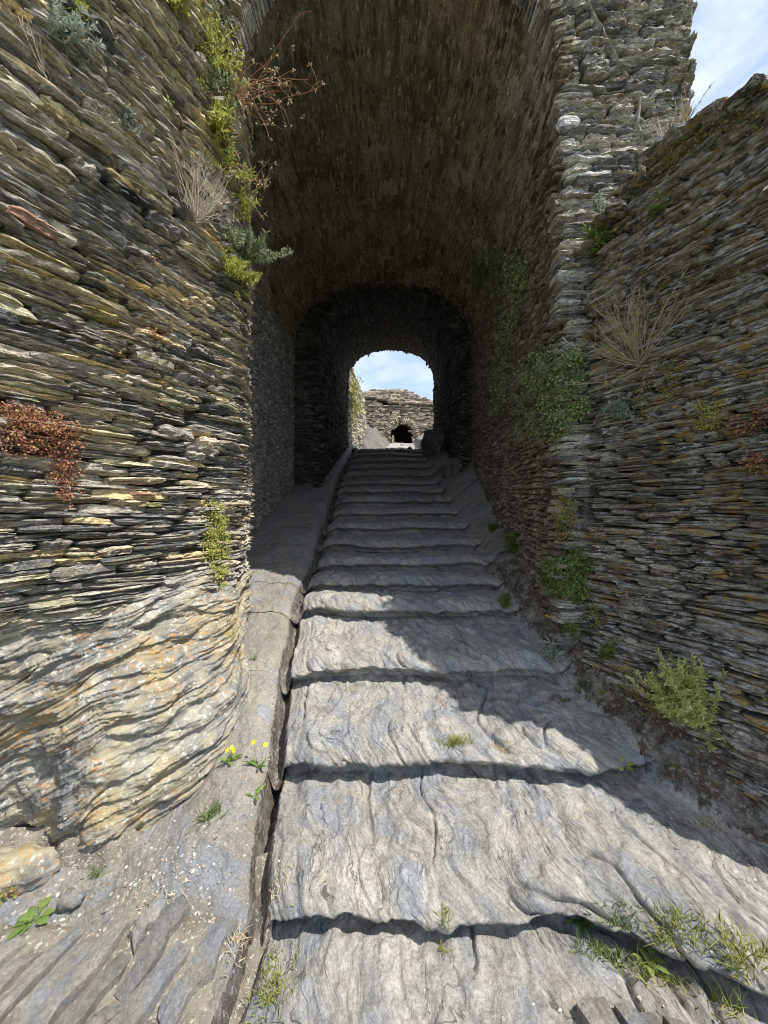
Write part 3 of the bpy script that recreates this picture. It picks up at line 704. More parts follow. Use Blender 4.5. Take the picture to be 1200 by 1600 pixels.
    while a < math.pi:
        th = r.uniform(.025, .055); da = th / 1.25
        for rad0, ln in ((0, r.uniform(.14, .22)), (.2, .17)):
            rr = hw + .02 + rad0 + ln / 2
            ac = a + da / 2; ca, sa = math.cos(ac), math.sin(ac)
            k = (zc - zs) / hw
            p = np.array([cx + rr * ca, 2.87 + r.uniform(-.03, .02), zs + rr * sa * k])
            t = np.array([ca, 0, sa]); u = np.cross(t, fm)
            st.add(p, t, fm, u, ln * 1.02, .2, th * .98)
        a += da
    st.emit(root, M_pier, ntop=270, seed=5, stuffname='small_stones')
    # side face stones (outer right flank of the tower)
    st = Stones()
    lay(st, lambda s, z: (np.array([2.27, s, z]), sm), 2.95, 6.0, 3.0, 8.4, lambda s, z: True, hr=(.03, .06), wr=(.2, .5), seed=33, prot=.03, thin=0)
    st.emit(root, M_pier, pool=LO, seed=6, stuffname='flank_stones')
    # seam of pale mortar
    zz = np.linspace(2.9, 6.3, 90); r = np.random.default_rng(8); V = []
    for k_, z in enumerate(zz):
        c_ = seam(z); wd = .012 + .03 * abs(float(noise(z * 3, 9.)))
        for j, (dx, dy) in enumerate(((-1, .03), (-.35, 0), (.3, .004), (1, .03))): V.append((c_ + dx * wd + .012 * float(noise(z * 9, j)), 2.862 + dy * 1.5 + .014 * float(noise(z * 15, j)), z))
    mobj('mortar_seam', V, gridfaces(90, 4, True), M_mortarL, root, True)
    # ---- passage lining
    def lining(rings, y0, y1, lo, hi, hr, wr, prot, mat, name, seed, dep=.10, skip=0.):
        st = Stones(); r = np.random.default_rng(seed)
        L, Rr, zb_, zs, zc = ring_at(rings, (y0 + y1) / 2)
        qs = np.linspace(lo, hi, 600); x, z = ringpt(rings, (y0 + y1) / 2, qs); al = np.concatenate([[0], np.cumsum(np.hypot(np.diff(x), np.diff(z)))])
        a = 0.
        while a < al[-1]:
            h = r.uniform(*hr); Y = y0 - r.uniform(0, wr[1]) * 0 - r.uniform(0, .12)
            while Y < y1:
                wd = r.uniform(*wr); Yc = Y + wd / 2
                aa = a + h / 2 + float(noise(Yc * 1.3, a * .7, seed)) * .07
                if Yc < y1 and r.random() > skip and 0 < aa < al[-1]:
                    qc = float(np.interp(aa, al, qs))
                    x, z = ringpt(rings, Yc, qc); x2, z2 = ringpt(rings, Yc + .05, qc)
                    xa, za = ringpt(rings, Yc, qc + .004); xb, zb2 = ringpt(rings, Yc, qc - .004)
                    u = np.array([float(xa - xb), 0, float(za - zb2)]); nu = np.linalg.norm(u)
                    if nu < 1e-9: Y += wd; continue
                    u /= nu; t = np.array([float(x2 - x), .05, float(z2 - z)]); t /= np.linalg.norm(t)
                    m = np.cross(u, t); m /= np.linalg.norm(m)
                    # m must point into masonry
                    c = np.array([(L + Rr) / 2, Yc, 3.8]); p = np.array([float(x), Yc, float(z)])
                    if m.dot(p - c) < 0: m = -m
                    t = np.cross(m, u); t /= np.linalg.norm(t)
                    a_ = r.normal(0, .06)
                    t2 = t * math.cos(a_) + u * math.sin(a_); u2 = u * math.cos(a_) - t * math.sin(a_)
                    st.add(p + m * r.uniform(-prot, prot * .5), t2, m, u2, wd * .98, dep, h * r.uniform(.85, 1.1))
                Y += wd + .004
            a += h
        st.emit(root, mat, pool=LO, seed=seed, stuffname=name)
    lining(RINGS1, 2.92, 7.6, 1, 2, (.018, .040), (.06, .22), .013, M_vault, 'vault_stones', 41)
    lining(RINGS1, 3.2, 7.6, .1, 1, (.022, .045), (.05, .16), .014, M_inner, 'passage_wall_stones', 42, skip=.25)
    lining(RINGS1, 3.03, 7.6, 2, 2.95, (.025, .05), (.06, .22), .02, M_innerR, 'passage_wall_stones', 43)
    lining(RINGS2, 7.55, 12.10, 1, 2, (.035, .07), (.15, .4), .012, M_dimstone, 'vault_stones', 44)
    lining(RINGS2, 7.55, 12.12, 0, 1, (.04, .08), (.15, .4), .03, M_dimstone, 'passage_wall_stones', 45)
    lining(RINGS2, 7.55, 12.12, 2, 3, (.04, .08), (.15, .4), .03, M_dimstone, 'passage_wall_stones', 46)
    # inner jambs, coursed
    st = Stones()
    def inband(s, z):
        L2, R2, _, zs2, zc2 = RINGS2[0][1:]; L1, R1_, _, zs1, zc1 = RINGS1[2][1:]
        def ins(L, Rr, zs, zc):
            cx = (L + Rr) / 2; hw = (Rr - L) / 2
            return L < s < Rr if z < zs else ((s - cx) / hw) ** 2 + ((z - zs) / (zc - zs)) ** 2 < 1
        return ins(L1, R1_, zs1, zc1 + .1) and not ins(L2, R2, zs2, zc2)
    lay(st, lambda s, z: (np.array([s, 7.58, z]), fm), -1.80, 1.78, 1.4, 6.3, inband, hr=(.05, .09), wr=(.14, .26), prot=.03, und=.02, seed=51, thin=0)
    st.emit(root, M_dimstone, pool=LO, seed=7, stuffname='inner_arch_stones')
    # rear arch face stones
    st = Stones()
    return root
TW = tower()

# ------------------------------------------------------------------ right boundary wall
WR0 = np.array([1.47, 2.84]); DR = np.array([.415, -1.0]); DR /= np.linalg.norm(DR)
MR = np.array([-DR[1], DR[0]])     # into the wall (away from the steps)
def planR(s): 
    p = WR0 + DR * s
    return p + MR * (.10 * math.exp(-((s - .05) / .12) ** 2) * 0)
def topR(s): return float(ip(s, [(-.1, 3.50), (.2, 3.62), (.5, 3.80), (.9, 3.76), (1.1, 3.7), (1.14, 3.2), (1.2, 2.2), (1.5, 1.9), (1.62, 1.1), (1.75, .2)])) + .03 * float(noise(s * 7, 1.))
def right_wall():
    root = empty('slate_wall', (1.9, 2.2, 0)); tag(root, 'lower shaded dark slate wall dotted with orange and white lichen beside the steps', 'wall')
    def sr(s, z):
        p = planR(s); b = .05 * float(noise(s * 1.2, z * .9, 3.)) + .02 * float(noise(s * 3, z * 3, 1.))
        b += .30 * (max(0., .17 - s) / .25) ** 2 + .03 * math.exp(-((s - .0) / .05) ** 2); lean = .02 * (z - 1.5) + .10 * float(ss(.95, .45, z)) * -1
        m = MR.copy()
        if s < .16:                       # the wall end turns towards the pier
            k = (0.16 - s) / .26; a = k * 1.15; m = np.array([MR[0] * math.cos(a) - MR[1] * math.sin(a) * -1, MR[1] * math.cos(a) - MR[0] * math.sin(a) * 1 * -1]) if False else MR
        q = p + m * (b + lean); return np.array([q[0], q[1], z]), np.array([m[0], m[1], 0.])
    st = Stones()
    lay(st, sr, -.08, 1.75, .25, 4.0, lambda s, z: z < topR(s), hr=(.016, .040), wr=(.10, .34), prot=.024, und=.05, seed=61, dep=.16, thin=.3)
    st.emit(root, M_right, ntop=300, seed=62)
    # core with thickness
    s = np.linspace(-.1, 1.73, 70); V = []
    nz_ = 60
    rows = []
    for sv in s:
        t = topR(sv) - .03
        zz = np.linspace(.0, t, nz_); col = []
        for z in zz:
            p, m = sr(sv, z); q = p + m * .08; col.append(q)
        a = col[-1].copy(); b = a + np.array([MR[0], MR[1], 0]) * .5; c = b.copy(); c[2] = -.2
        col += [b, c]; rows.append(col)
    V = np.array(rows); mobj('wall_core', V.reshape(-1, 3), gridfaces(V.shape[0], V.shape[1]), M_mortar, root)
    # capping slabs along the top
    st = Stones(); r = np.random.default_rng(3); sv = -.05
    while sv < 1.1:
        wd = r.uniform(.12, .26); 
        for dd in (0., .22):
            p = planR(sv + wd / 2) + MR * (dd - .03 + r.uniform(-.03, .02)); m = np.array([MR[0], MR[1], r.uniform(-.15, .15)]); m /= np.linalg.norm(m)
            t = np.array([MR[1], -MR[0], r.uniform(-.15, .15)]); t /= np.linalg.norm(t); u = np.cross(t, m)
            st.add(np.array([p[0], p[1], topR(sv + wd / 2) + r.uniform(-.01, .04)]), t, m, u, wd * 1.1, .28, r.uniform(.025, .055))
        sv += wd
    st.emit(root, M_right, name='coping_stone', ntop=60, seed=64, stuffname='coping_stones')
    return root
RW = right_wall()

# ------------------------------------------------------------------ beyond the passage: ruin, side wall, boulder
def facestones(root, x0, x1, z0f, z1f, Y, mat, seed, hr=(.06, .12), wr=(.15, .45), m=(0, 1, 0), name='wall_stones', bed=M_plaster, slope=0.):
    st = Stones(); mm = np.array(m, float)
    ztop = max(z1f(x) for x in np.linspace(x0, x1, 20)); zbot = min(z0f(x) for x in np.linspace(x0, x1, 20))
    lay(st, lambda s, z: (np.array([s, Y + slope * (z - zbot), z]), mm), x0, x1, zbot, ztop, lambda s, z: z0f(s) < z < z1f(s), hr=hr, wr=wr, prot=.04, und=.03, seed=seed, thin=0)
    st.emit(root, mat, pool=LO, seed=seed, stuffname=name)
    xs = np.linspace(x0, x1, 40); V = []
    for x in xs:
        for t in np.linspace(0, 1, 12):
            z = z0f(x) + (z1f(x) - z0f(x)) * t; V.append((x, Y + .07 + slope * (z - zbot), z))
        V.append((x, Y + 1.5, z1f(x) + .03)); V.append((x, Y + 1.5, z0f(x)))
    mobj(name.replace('_stones', '') + '_bed', V, gridfaces(40, 14), bed, root)
def beyond():
    root = empty('ruined_building', (1, 18, 4)); tag(root, 'ruined stone building with a small dark arch seen through the far end of the passage', 'building')
    # lower terrace wall with arch hole (2 sides + above), upper battered wall
    Yw = 17.; 
    def px(x): return (x - 600) / 600
    top = lambda x: 1.6 + (800 - ip(x / (Yw + 1), [(-.2, 606), (-.06, 606), (-.02, 599), (.055, 600), (.08, 606), (.13, 626), (.3, 650)])) / 600 * (Yw + 1)
    mid = lambda x: 1.6 + (800 - ip(x / Yw, [(-.2, 622), (-.03, 624), (0, 631), (.12, 634), (.3, 636)])) / 600 * Yw
    facestones(root, -3., 5., lambda x: mid(x) - .1, top, Yw + 1, M_far, 71, name='upper_wall_stones', slope=.5)
    ax, az, ar = .80, 4.55, .50
    hole = lambda x, z: (abs(x - ax) < ar and z < az + .5) or (x - ax) ** 2 + (z - az - .5) ** 2 < (ar) ** 2
    st = Stones(); fm = np.array([0., 1., 0.])
    lay(st, lambda s, z: (np.array([s, Yw, z]), fm), -3, 5, 3.4, 6.6, lambda s, z: z < mid(s) and not hole(s, z), hr=(.06, .12), wr=(.15, .45), prot=.04, seed=72, thin=0)
    a = 0
    while a < math.pi:
        c_, s_ = math.cos(a), math.sin(a); t = np.array([c_, 0, s_])
        st.add(np.array([ax + (ar + .14) * c_, Yw - .06, az + .5 + (ar + .14) * s_]), t, fm, np.cross(t, fm), .28, .3, .07); a += .13
    st.emit(root, M_far, pool=LO, seed=72, stuffname='lower_wall_stones')
    # bed with opening: angular ring
    n_ = 60; A = []; B = []
    for k in range(n_):
        an = -math.pi / 2 + 2 * math.pi * k / (n_ - 1); c_, s_ = math.cos(an), math.sin(an)
        ix = ax + ar * c_ * (1.0); iz = az + .5 + ar * s_ * (2.4 if s_ < 0 else 1)
        kk = min(4.5 / max(abs(c_), 1e-6), (1.1 if s_ > 0 else 2.0) / max(abs(s_), 1e-6))
        A.append((ix, Yw + .09, iz)); ox = ax + kk * c_; B.append((ox, Yw + .09, min(az + .5 + kk * s_, float(mid(ox)) - .02)))
    i = np.arange(n_ - 1)
    mobj('lower_wall_bed', A + B, np.stack([i, i + n_, i + 1 + n_, i + 1], 1), M_plaster, root)
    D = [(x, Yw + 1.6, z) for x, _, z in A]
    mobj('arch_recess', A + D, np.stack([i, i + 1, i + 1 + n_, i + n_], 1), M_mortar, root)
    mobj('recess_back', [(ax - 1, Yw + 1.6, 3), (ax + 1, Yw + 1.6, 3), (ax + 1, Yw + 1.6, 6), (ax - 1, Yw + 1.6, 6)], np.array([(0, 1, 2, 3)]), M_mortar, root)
    # string course between the two storeys
    st = Stones(); x = -2.
    while x < 4.6:
        wd = RND.uniform(.3, .7); st.add(np.array([x + wd / 2, Yw - .1, mid(x) + .05]), np.array([1., 0, 0]), fm, np.array([0, 0, 1.]), wd, .5, .09); x += wd
    st.emit(root, M_far, pool=LO, seed=75, stuffname='ledge_stones')
    mobj('terrace_top', [(-3, Yw + .05, mid(-3)), (5, Yw + .05, mid(5)), (5, Yw + 1.2, mid(5) + .02), (-3, Yw + 1.2, mid(-3) + .02)], np.array([(0, 1, 2, 3)]), M_turf, root)
    # side wall left of the way
    r2 = empty('slate_wall', (-1.3, 14, 3.5)); tag(r2, 'dark wall with hanging greenery at the far left exit of the passage', 'wall')
    st = Stones(); m = np.array([-.96, .28, 0.]); 
    def sw(s, z): return np.array([-1.25 + .13 * s, 12.15 + s, z]), m
    tp = lambda s: 6.75 - .12 * s - .25 * ss(3.0, 4.2, s) * 4
    lay(st, sw, 0, 4.2, 3.2, 6.9, lambda s, z: z < tp(s), hr=(.05, .1), wr=(.15, .4), prot=.05, seed=81, thin=0)
    st.emit(r2, M_left, pool=LO, seed=81, stuffname='wall_stones')
    V = []
    for s_ in np.linspace(0, 4.3, 20):
        p, _ = sw(s_, 0); 
        for z, o in ((3, .07), (float(tp(s_)), .07), (float(tp(s_)), .6), (3, .6)): V.append((p[0] - o, p[1], z))
    mobj('wall_core', V, gridfaces(20, 4, True), M_mortar, r2)
    # rock slope below the ruin
    X, Y = np.meshgrid(np.linspace(-1.6, 1.6, 70), np.linspace(12.3, 17., 80), indexing='ij')
    base = ip(Y, [(12, 3.5), (13.5, 3.65), (17, 4.4)])
    hump = .85 * ss(.45, -.8, X - .12 * (Y - 15)) * ss(14.6, 16.0, Y) + .16 * fbm(X * 2.2, Y * 2.2, 2., 5, .6) + .10 * saw(X * .6 + Y, 1.6, X * 2, 9, 1.)
    Z = base + hump + .09 * fbm(X * 1.7, Y * 1.7, 1.) + .03 * np.tanh(4 * noise((X * .6 + Y) * 2.2, X * .8))
    o = mobj('rock_slope', np.stack([X, Y, Z], -1).reshape(-1, 3), gridfaces(*X.shape), M_bankrock, None, True); tag(o, kind='structure')
    # pale doorpost stone in the small arch
    o = mobj('arch_post', *box((.40, Yw - .12, 4.45), (.09, .16, 1.0)), M_far, root)
def box(c, d):
    x, y, z = c; a, b, h = d[0] / 2, d[1] / 2, d[2] / 2
    V = [(x + i * a, y + j * b, z + k * h) for i in (-1, 1) for j in (-1, 1) for k in (-1, 1)]
    return V, np.array([(0, 1, 3, 2), (4, 6, 7, 5), (0, 4, 5, 1), (2, 3, 7, 6), (0, 2, 6, 4), (1, 5, 7, 3)])
beyond()

def rock(name, c, d, mat, seed, lab=None, cat=None, amp=.18, res=40, sm=True, parent=None, rz=0., group=None, lean=0.):
    u, v = np.meshgrid(np.linspace(0, 2 * math.pi, res), np.linspace(0, math.pi, res // 2), indexing='ij')
    X, Y, Z = np.cos(u) * np.sin(v), np.sin(u) * np.sin(v), np.cos(v)
    f = 1 / np.maximum(np.maximum(np.abs(X), np.abs(Y)), np.abs(Z)) ** .45
    k = f * (1 + amp * fbm(X * 1.6 + seed, Y * 1.6, Z * 1.6, 4))
    X, Y, Z = X * k * d[0] / 2, Y * k * d[1] / 2, Z * k * d[2] / 2
    c_, s_ = math.cos(rz), math.sin(rz)
    V = np.stack([X * c_ - Y * s_, X * s_ + Y * c_, Z + lean * X], -1).reshape(-1, 3)
    o = bpy.data.objects.new(name, meshdata(name, V, gridfaces(res, res // 2, True), mat, sm)); C.objects.link(o); o.location = c
    if parent: o.parent = parent; o.matrix_parent_inverse = Matrix.Translation(-Vector(parent.location))
    if lab: tag(o, lab, cat, group)
    return o
rock('boulder', (1.42, 10.4, 3.35), (.75, 1.2, 1.0), M_bank, 3.3, 'dark boulder at the top of the steps against the right side of the far opening', 'rock', .25, 60)
rock('boulder', (1.50, 8.3, 2.32), (.62, 1.5, .80), M_bankrock, 7.3, 'smooth grey rock bulging from the foot of the right passage wall', 'rock', .22, 70)

# ------------------------------------------------------------------ ray helper: where on the built surfaces something grows
bpy.context.view_layer.update()
DG = bpy.context.evaluated_depsgraph_get()
def hit(px, py, default=None):
    d = Vector(((px - 600) / 600, 1, (800 - py) / 600)).normalized()
    ok, loc, nrm, *_ = S.ray_cast(DG, (0, 0, 1.6), d)
    if not ok: return None
    if nrm.dot(d) > 0: nrm = -nrm
    return np.array(loc), np.array(nrm)
def down(x, y):
    ok, loc, nrm, *_ = S.ray_cast(DG, (x, y, min(2.6, 1.2 + max(0, y) * .4)), (0, 0, -1))
    return (np.array(loc), np.array(nrm)) if ok else (np.array([x, y, 0.]), np.array([0, 0, 1.]))

# ------------------------------------------------------------------ slab paving in the two lower corners
def slab_mesh(p0, dirv, L, W, seed, lift=.024):
    r = np.random.default_rng(seed); dv = np.array(dirv) / np.linalg.norm(dirv); pv = np.array([dv[1], -dv[0]])
    nl, nw = 9, 4; V = []
    w0 = W * (1 + .12 * r.normal(size=nl)); off = .006 * r.normal(size=nl); t0, t1 = r.uniform(-.02, .02, 2)
    hz = lift + r.uniform(-.006, .008); tl = r.uniform(-.03, .03)
    base = down(p0[0] + dv[0] * L / 2, p0[1] + dv[1] * L / 2)[0][2]
    if lift > .05: base = -.1
    base0 = -.1 if lift > .05 else down(p0[0] + dv[0] * .05, p0[1] + dv[1] * .05)[0][2]; base1 = -.1 if lift > .05 else down(p0[0] + dv[0] * L * .95, p0[1] + dv[1] * L * .95)[0][2]
    for i in range(nl):
        for j, (q, dz) in enumerate(((-.5, -.045), (-.47, 0), (-.1, .003), (.47, 0), (.5, -.045))):
            a = i / (nl - 1); sk = (t0 if i == 0 else t1 if i == nl - 1 else 0) * q * 2
            x, y = p0 + dv * (a * L + sk) + pv * (q * w0[i] + off[i])
            V.append((x, y, base0 + (base1 - base0) * a + hz + dz - (.012 if i in (0, nl - 1) else 0) + tl * q * W + r.normal() * .0015 - (.045 if i in (0, nl - 1) and False else 0)))
    nb = len(V); F = gridfaces(nl, 5, True).tolist()
    for i in (0, nl - 1):      # end skirts
        idx = [i * 5 + j for j in range(5)]
        k = len(V); 
        for j in idx: x, y, z = V[j]; V.append((x, y, z - .02))
        for j in range(4):
            q = (idx[j], idx[j + 1], k + j + 1, k + j); F.append(q if i else q[::-1])
    V = np.array(V); c = V.mean(0)
    return V, np.array(F)
def paving():
    root = empty('pavement', (-1, 1.4, -.05)); tag(root, kind='structure')
    r = np.random.default_rng(17); k = 0
    dirv = np.array([.34, 1.0]); dn = dirv / np.linalg.norm(dirv); pn = np.array([dn[1], -dn[0]])
    org = np.array([-1.9, 1.0]); a = 0.
    lines = []
    while a < 1.75:
        W = r.uniform(.05, .105); b = -.75 + r.uniform(0, .2)
        while b < .95:
            L = r.uniform(.22, .6); p = org + pn * (a + W / 2) + dn * b; e = p + dn * L
            mid_ = (p + e) / 2
            lim = 1.52 + .06 * math.sin(mid_[0] * 5)
            if e[1] > lim: L = max(.05, (lim - p[1]) / dn[1]); e = p + dn * L; mid_ = (p + e) / 2
            inr = mid_[0] < ip(mid_[1], [(0, -.5), (1.3, -.47), (1.5, -.56)]) - W / 2 - .02 and mid_[0] > -2.3 and mid_[1] > .45
            if L > .1 and inr and r.random() > .06:
                V, F = slab_mesh(p, dirv, L, W, 100 + k); k += 1
                mobj('paving_slab', V, F, M_slab, root, False)
            b += L + .012
            if p[1] + L * dn[1] >= lim - .02: break
        a += W + .02
    dirv = np.array([-.12, 1.0]); 
    for x, y, L, W in ((.74, .95, .36, .05), (.80, .92, .40, .06), (.87, .94, .36, .055), (.94, .90, .38, .07), (1.02, .92, .34, .06), (1.1, .9, .3, .07), (1.19, .9, .26, .07)):
        V, F = slab_mesh(np.array([x, y - .2]), dirv, L + .2, W, 300 + k, .051); k += 1
        mobj('paving_slab', V, F, M_slab, root, False)
    # grit bed between the slabs
    xs = np.arange(-2.4, -.45, .02); ys = np.arange(.4, 1.85, .02)
    X, Y = np.meshgrid(xs, ys, indexing='ij'); Z = np.zeros(X.shape)
    for i in range(0, X.shape[0]):
        for j in range(X.shape[1]): Z[i, j] = min(down(X[i, j], Y[i, j])[0][2], .02 + max(0, Y[i, j] - 1.5) * .3) if i % 3 == 0 and j % 3 == 0 else np.nan
    # fill coarse samples
    sx, sy = xs[::3], ys[::3]; Zc = Z[::3, ::3]
    Zi = np.array([np.interp(ys, sy, row) for row in Zc]); Zi = np.array([np.interp(xs, sx, Zi[:, j]) for j in range(len(ys))]).T
    lowmask = ss(-.50, -.60, X - .0) * ss(1.62, 1.50, Y + .1 * noise(X * 3, 1.) + .05 * ss(-.9, -.6, X)) + 0
    Zi = Zi + .006 * fbm(X * 14, Y * 14, 1.) + .010 * lowmask - .03 * (1 - lowmask)
    mobj('grit_bed', np.stack([X, Y, Zi], -1).reshape(-1, 3), gridfaces(*X.shape), M_soil, root, True)
paving()

# loose chips: one scatter each
def chips(name, regions, mat, seed):
    r = np.random.default_rng(seed); VV = []; FF = []; RR = []; off = 0
    cube = np.array([(-1, -1, -1), (1, -1, -1), (1, 1, -1), (-1, 1, -1), (-.7, -.7, 1), (.7, -.7, 1), (.7, .7, 1), (-.7, .7, 1)], float) * .5
    f = np.array([(0, 3, 2, 1), (4, 5, 6, 7), (0, 1, 5, 4), (1, 2, 6, 5), (2, 3, 7, 6), (3, 0, 4, 7)])
    for (cx, cy, rx, ry, n_, s0, s1) in regions:
        for _ in range(n_):
            x = cx + r.normal() * rx; y = cy + r.normal() * ry
            p, nn = down(x, y)
            if nn[2] < .35 or p[2] > .9 + .0 * y: continue
            s = r.uniform(s0, s1) * (1 if r.random() < .85 else 1.8); V = (cube + r.uniform(-.18, .18, cube.shape)) * np.array([s, s * r.uniform(.5, 1), s * r.uniform(.25, .6)])
            a = r.uniform(0, 6.28); c_, s_ = math.cos(a), math.sin(a)
            V = np.stack([V[:, 0] * c_ - V[:, 1] * s_, V[:, 0] * s_ + V[:, 1] * c_, V[:, 2]], 1) + p + (0, 0, s * .1)
            VV.append(V); FF.append(f + off); RR.append(np.full(8, r.random())); off += 8
    o = mobj(name, np.concatenate(VV), np.concatenate(FF), mat, None, False, np.concatenate(RR)); tag(o, 'small pale stone chips and grit scattered over the lower ground', 'gravel', kind='stuff')
M_chip = slate('stone_chips', [(.42, .39, .33), (.30, .28, .25), (.52, .48, .41), (.20, .20, .20), (.36, .27, .19)], bumpd=.003)
chips('gravel', [(-1.15, 1.62, .25, .09, 500, .004, .013), (-1.2, 1.3, .35, .2, 300, .003, .009), (-.85, 1.6, .15, .12, 300, .003, .010), (1.45, 1.75, .12, .1, 160, .003, .009), (1.15, 1.95, .1, .1, 60, .003, .008), (.9, 1.25, .3, .08, 220, .003, .009), (-.68, 2.1, .06, .35, 200, .003, .008), (.2, 1.5, .5, .5, 150, .002, .006)], M_chip, 5)

# ------------------------------------------------------------------ plants
class MB:
    def __init__(s): s.V = []; s.F3 = []; s.F4 = []; s.R = []; s.n = 0
    def tube(s, pts, r0, r1, sides=4, rv=None):
        pts = np.array(pts, float); n_ = len(pts); rv = RND.random() if rv is None else rv
        tn = np.gradient(pts, axis=0); tn /= np.linalg.norm(tn, axis=1)[:, None] + 1e-9
        ref = np.array([.31, .22, .92]); a = np.cross(tn, ref); a /= np.linalg.norm(a, axis=1)[:, None] + 1e-9; b = np.cross(tn, a)
        rad = np.linspace(r0, r1, n_)[:, None]
        for k in range(sides):
            an = 2 * math.pi * k / sides
            s.V.append(pts + (a * math.cos(an) + b * math.sin(an)) * rad)
        idx = s.n + np.arange(sides * n_).reshape(sides, n_)
        for k in range(sides):
            i, j = idx[k], idx[(k + 1) % sides]
            s.F4.append(np.stack([i[:-1], j[:-1], j[1:], i[1:]], 1))
        s.R.append(np.full(sides * n_, rv)); s.n += sides * n_
    def leaf(s, p, d, nrm, L, W, curl=.2, rv=None):
        d = d / (np.linalg.norm(d) + 1e-9); side = np.cross(d, nrm); side /= np.linalg.norm(side) + 1e-9; up = np.cross(side, d)
        V = [p, p + d * L * .35 + side * W / 2 + up * W * .15, p + d * L * .35 - side * W / 2 + up * W * .15, p + d * L * .72 + side * W * .36 - up * L * curl * .4, p + d * L * .72 - side * W * .36 - up * L * curl * .4, p + d * L - up * L * curl]
        s.V.append(np.array(V)); n_ = s.n
        s.F3.append(np.array([(n_, n_ + 1, n_ + 2), (n_ + 3, n_ + 5, n_ + 4)])); s.F4.append(np.array([(n_ + 1, n_ + 3, n_ + 4, n_ + 2)]))
        s.R.append(np.full(6, RND.random() if rv is None else rv)); s.n += 6
    def obj(s, name, mat, parent):
        if not s.V: return
        o = mobj(name, np.concatenate(s.V), [np.concatenate(f) for f in (s.F4, s.F3) if f], mat, parent, True, np.concatenate(s.R))
        if name in ('foliage', 'blades', 'seed_heads', 'stem'): o['kind'] = 'stuff'
        return o
def rv3(k=1.): return np.array([RND.gauss(0, k), RND.gauss(0, k), RND.gauss(0, k)])
def nrmz(v): return v / (np.linalg.norm(v) + 1e-9)
def curve(p, d, L, bend, n_=6, jit=.08):
    pts = [p.copy()]; d = nrmz(d)
    for _ in range(n_):
        d = nrmz(d + bend / n_ + rv3(jit)); pts.append(pts[-1] + d * L / n_)
    return pts
UP = np.array([0, 0, 1.])
def plant(name, px, py, label, cat, group=None):
    h = hit(px, py) if not isinstance(px, np.ndarray) else (px, py)
    if h is None: h = (np.array([0., 3, 0]), UP)
    e = empty(name, tuple(h[0])); tag(e, label, cat, group); return e, h[0], h[1]
def twig_bush(px, py, label, n_=45, L=.3, mat=M_drypale, spread=.7, out=.5, up=1., leafm=None, leafn=0, name='dry_bush', seeds=False, leafL=.03, r0=.0024):
    e, p, nn = plant(name, px, py, label, 'dry plant' if leafm is None else 'plant'); m = MB(); lf = MB()
    for i in range(n_):
        d = nrmz(UP * up + nn * out + rv3(spread * .5)); l = L * RND.uniform(.5, 1.15)
        pts = curve(p + rv3(.012), d, l, UP * .5 + rv3(.3), 7); m.tube(pts, r0, r0 * .4, 3)
        for k in (2, 3, 4, 5):
            if RND.random() < .55: 
                q = curve(pts[k], nrmz(pts[k + 1] - pts[k]) + rv3(.4), l * RND.uniform(.15, .4), UP * .3, 4); m.tube(q, r0 * .6, r0 * .3, 3)
                if seeds: lf.leaf(q[-1], rv3(), rv3(), .008, .005)
        if leafm and i < leafn:
            for k in range(2, 7):
                for _ in range(5): lf.leaf(pts[k], nrmz(pts[k] - pts[k - 1]) + rv3(.5), rv3(), leafL * RND.uniform(.6, 1.2), leafL * .13)
    m.obj('stem', mat, e); lf.obj('foliage', leafm or mat, e); return e
def spike_bush(px, py, label, n_=14, L=.16, mat=M_grey_green, lean=(0, 0, 0), leafL=.035, leafW=.005, dens=9, out=.7, up=.9, spread=.6, name='leafy_shrub', stem=M_redstem, cat='plant', rad=.02, flowers=None, nf=0, group=None):
    e, p, nn = plant(name, px, py, label, cat, group); m = MB(); lf = MB(); fl = MB(); leafL *= 1.25; leafW *= 1.5; n_ = int(n_ * 1.5); L *= 1.1
    for i in range(n_):
        d = nrmz(UP * up + nn * out + rv3(spread * .6) + np.array(lean)); l = L * RND.uniform(.5, 1.2)
        pts = curve(p + rv3(rad), d, l, UP * .6 + rv3(.2), 8, .06); m.tube(pts, .0022, .0009, 4)
        for k in range(1, 9):
            ax = nrmz(pts[k] - pts[k - 1])
            for _ in range(dens):
                q = pts[k - 1] + (pts[k] - pts[k - 1]) * RND.random()
                lf.leaf(q, nrmz(ax * .8 + nrmz(rv3()) * .9), rv3() + UP, leafL * RND.uniform(.5, 1.15), leafW * RND.uniform(.7, 1.2), .15)
        if i < nf: flower(fl, pts[-1], nrmz(pts[-1] - pts[-2] + UP), .013)
    m.obj('stem', stem, e); lf.obj('foliage', mat, e); fl.obj('flower', flowers, e) if nf else None; return e
def flower(fl, p, d, r_):
    a = nrmz(np.cross(d, np.array([.3, .5, .1]))); b = np.cross(d, a)
    for k in range(9):
        t = k * 6.283 / 9; fl.leaf(p, a * math.cos(t) + b * math.sin(t) + d * .25, d, r_, r_ * .55, .1)
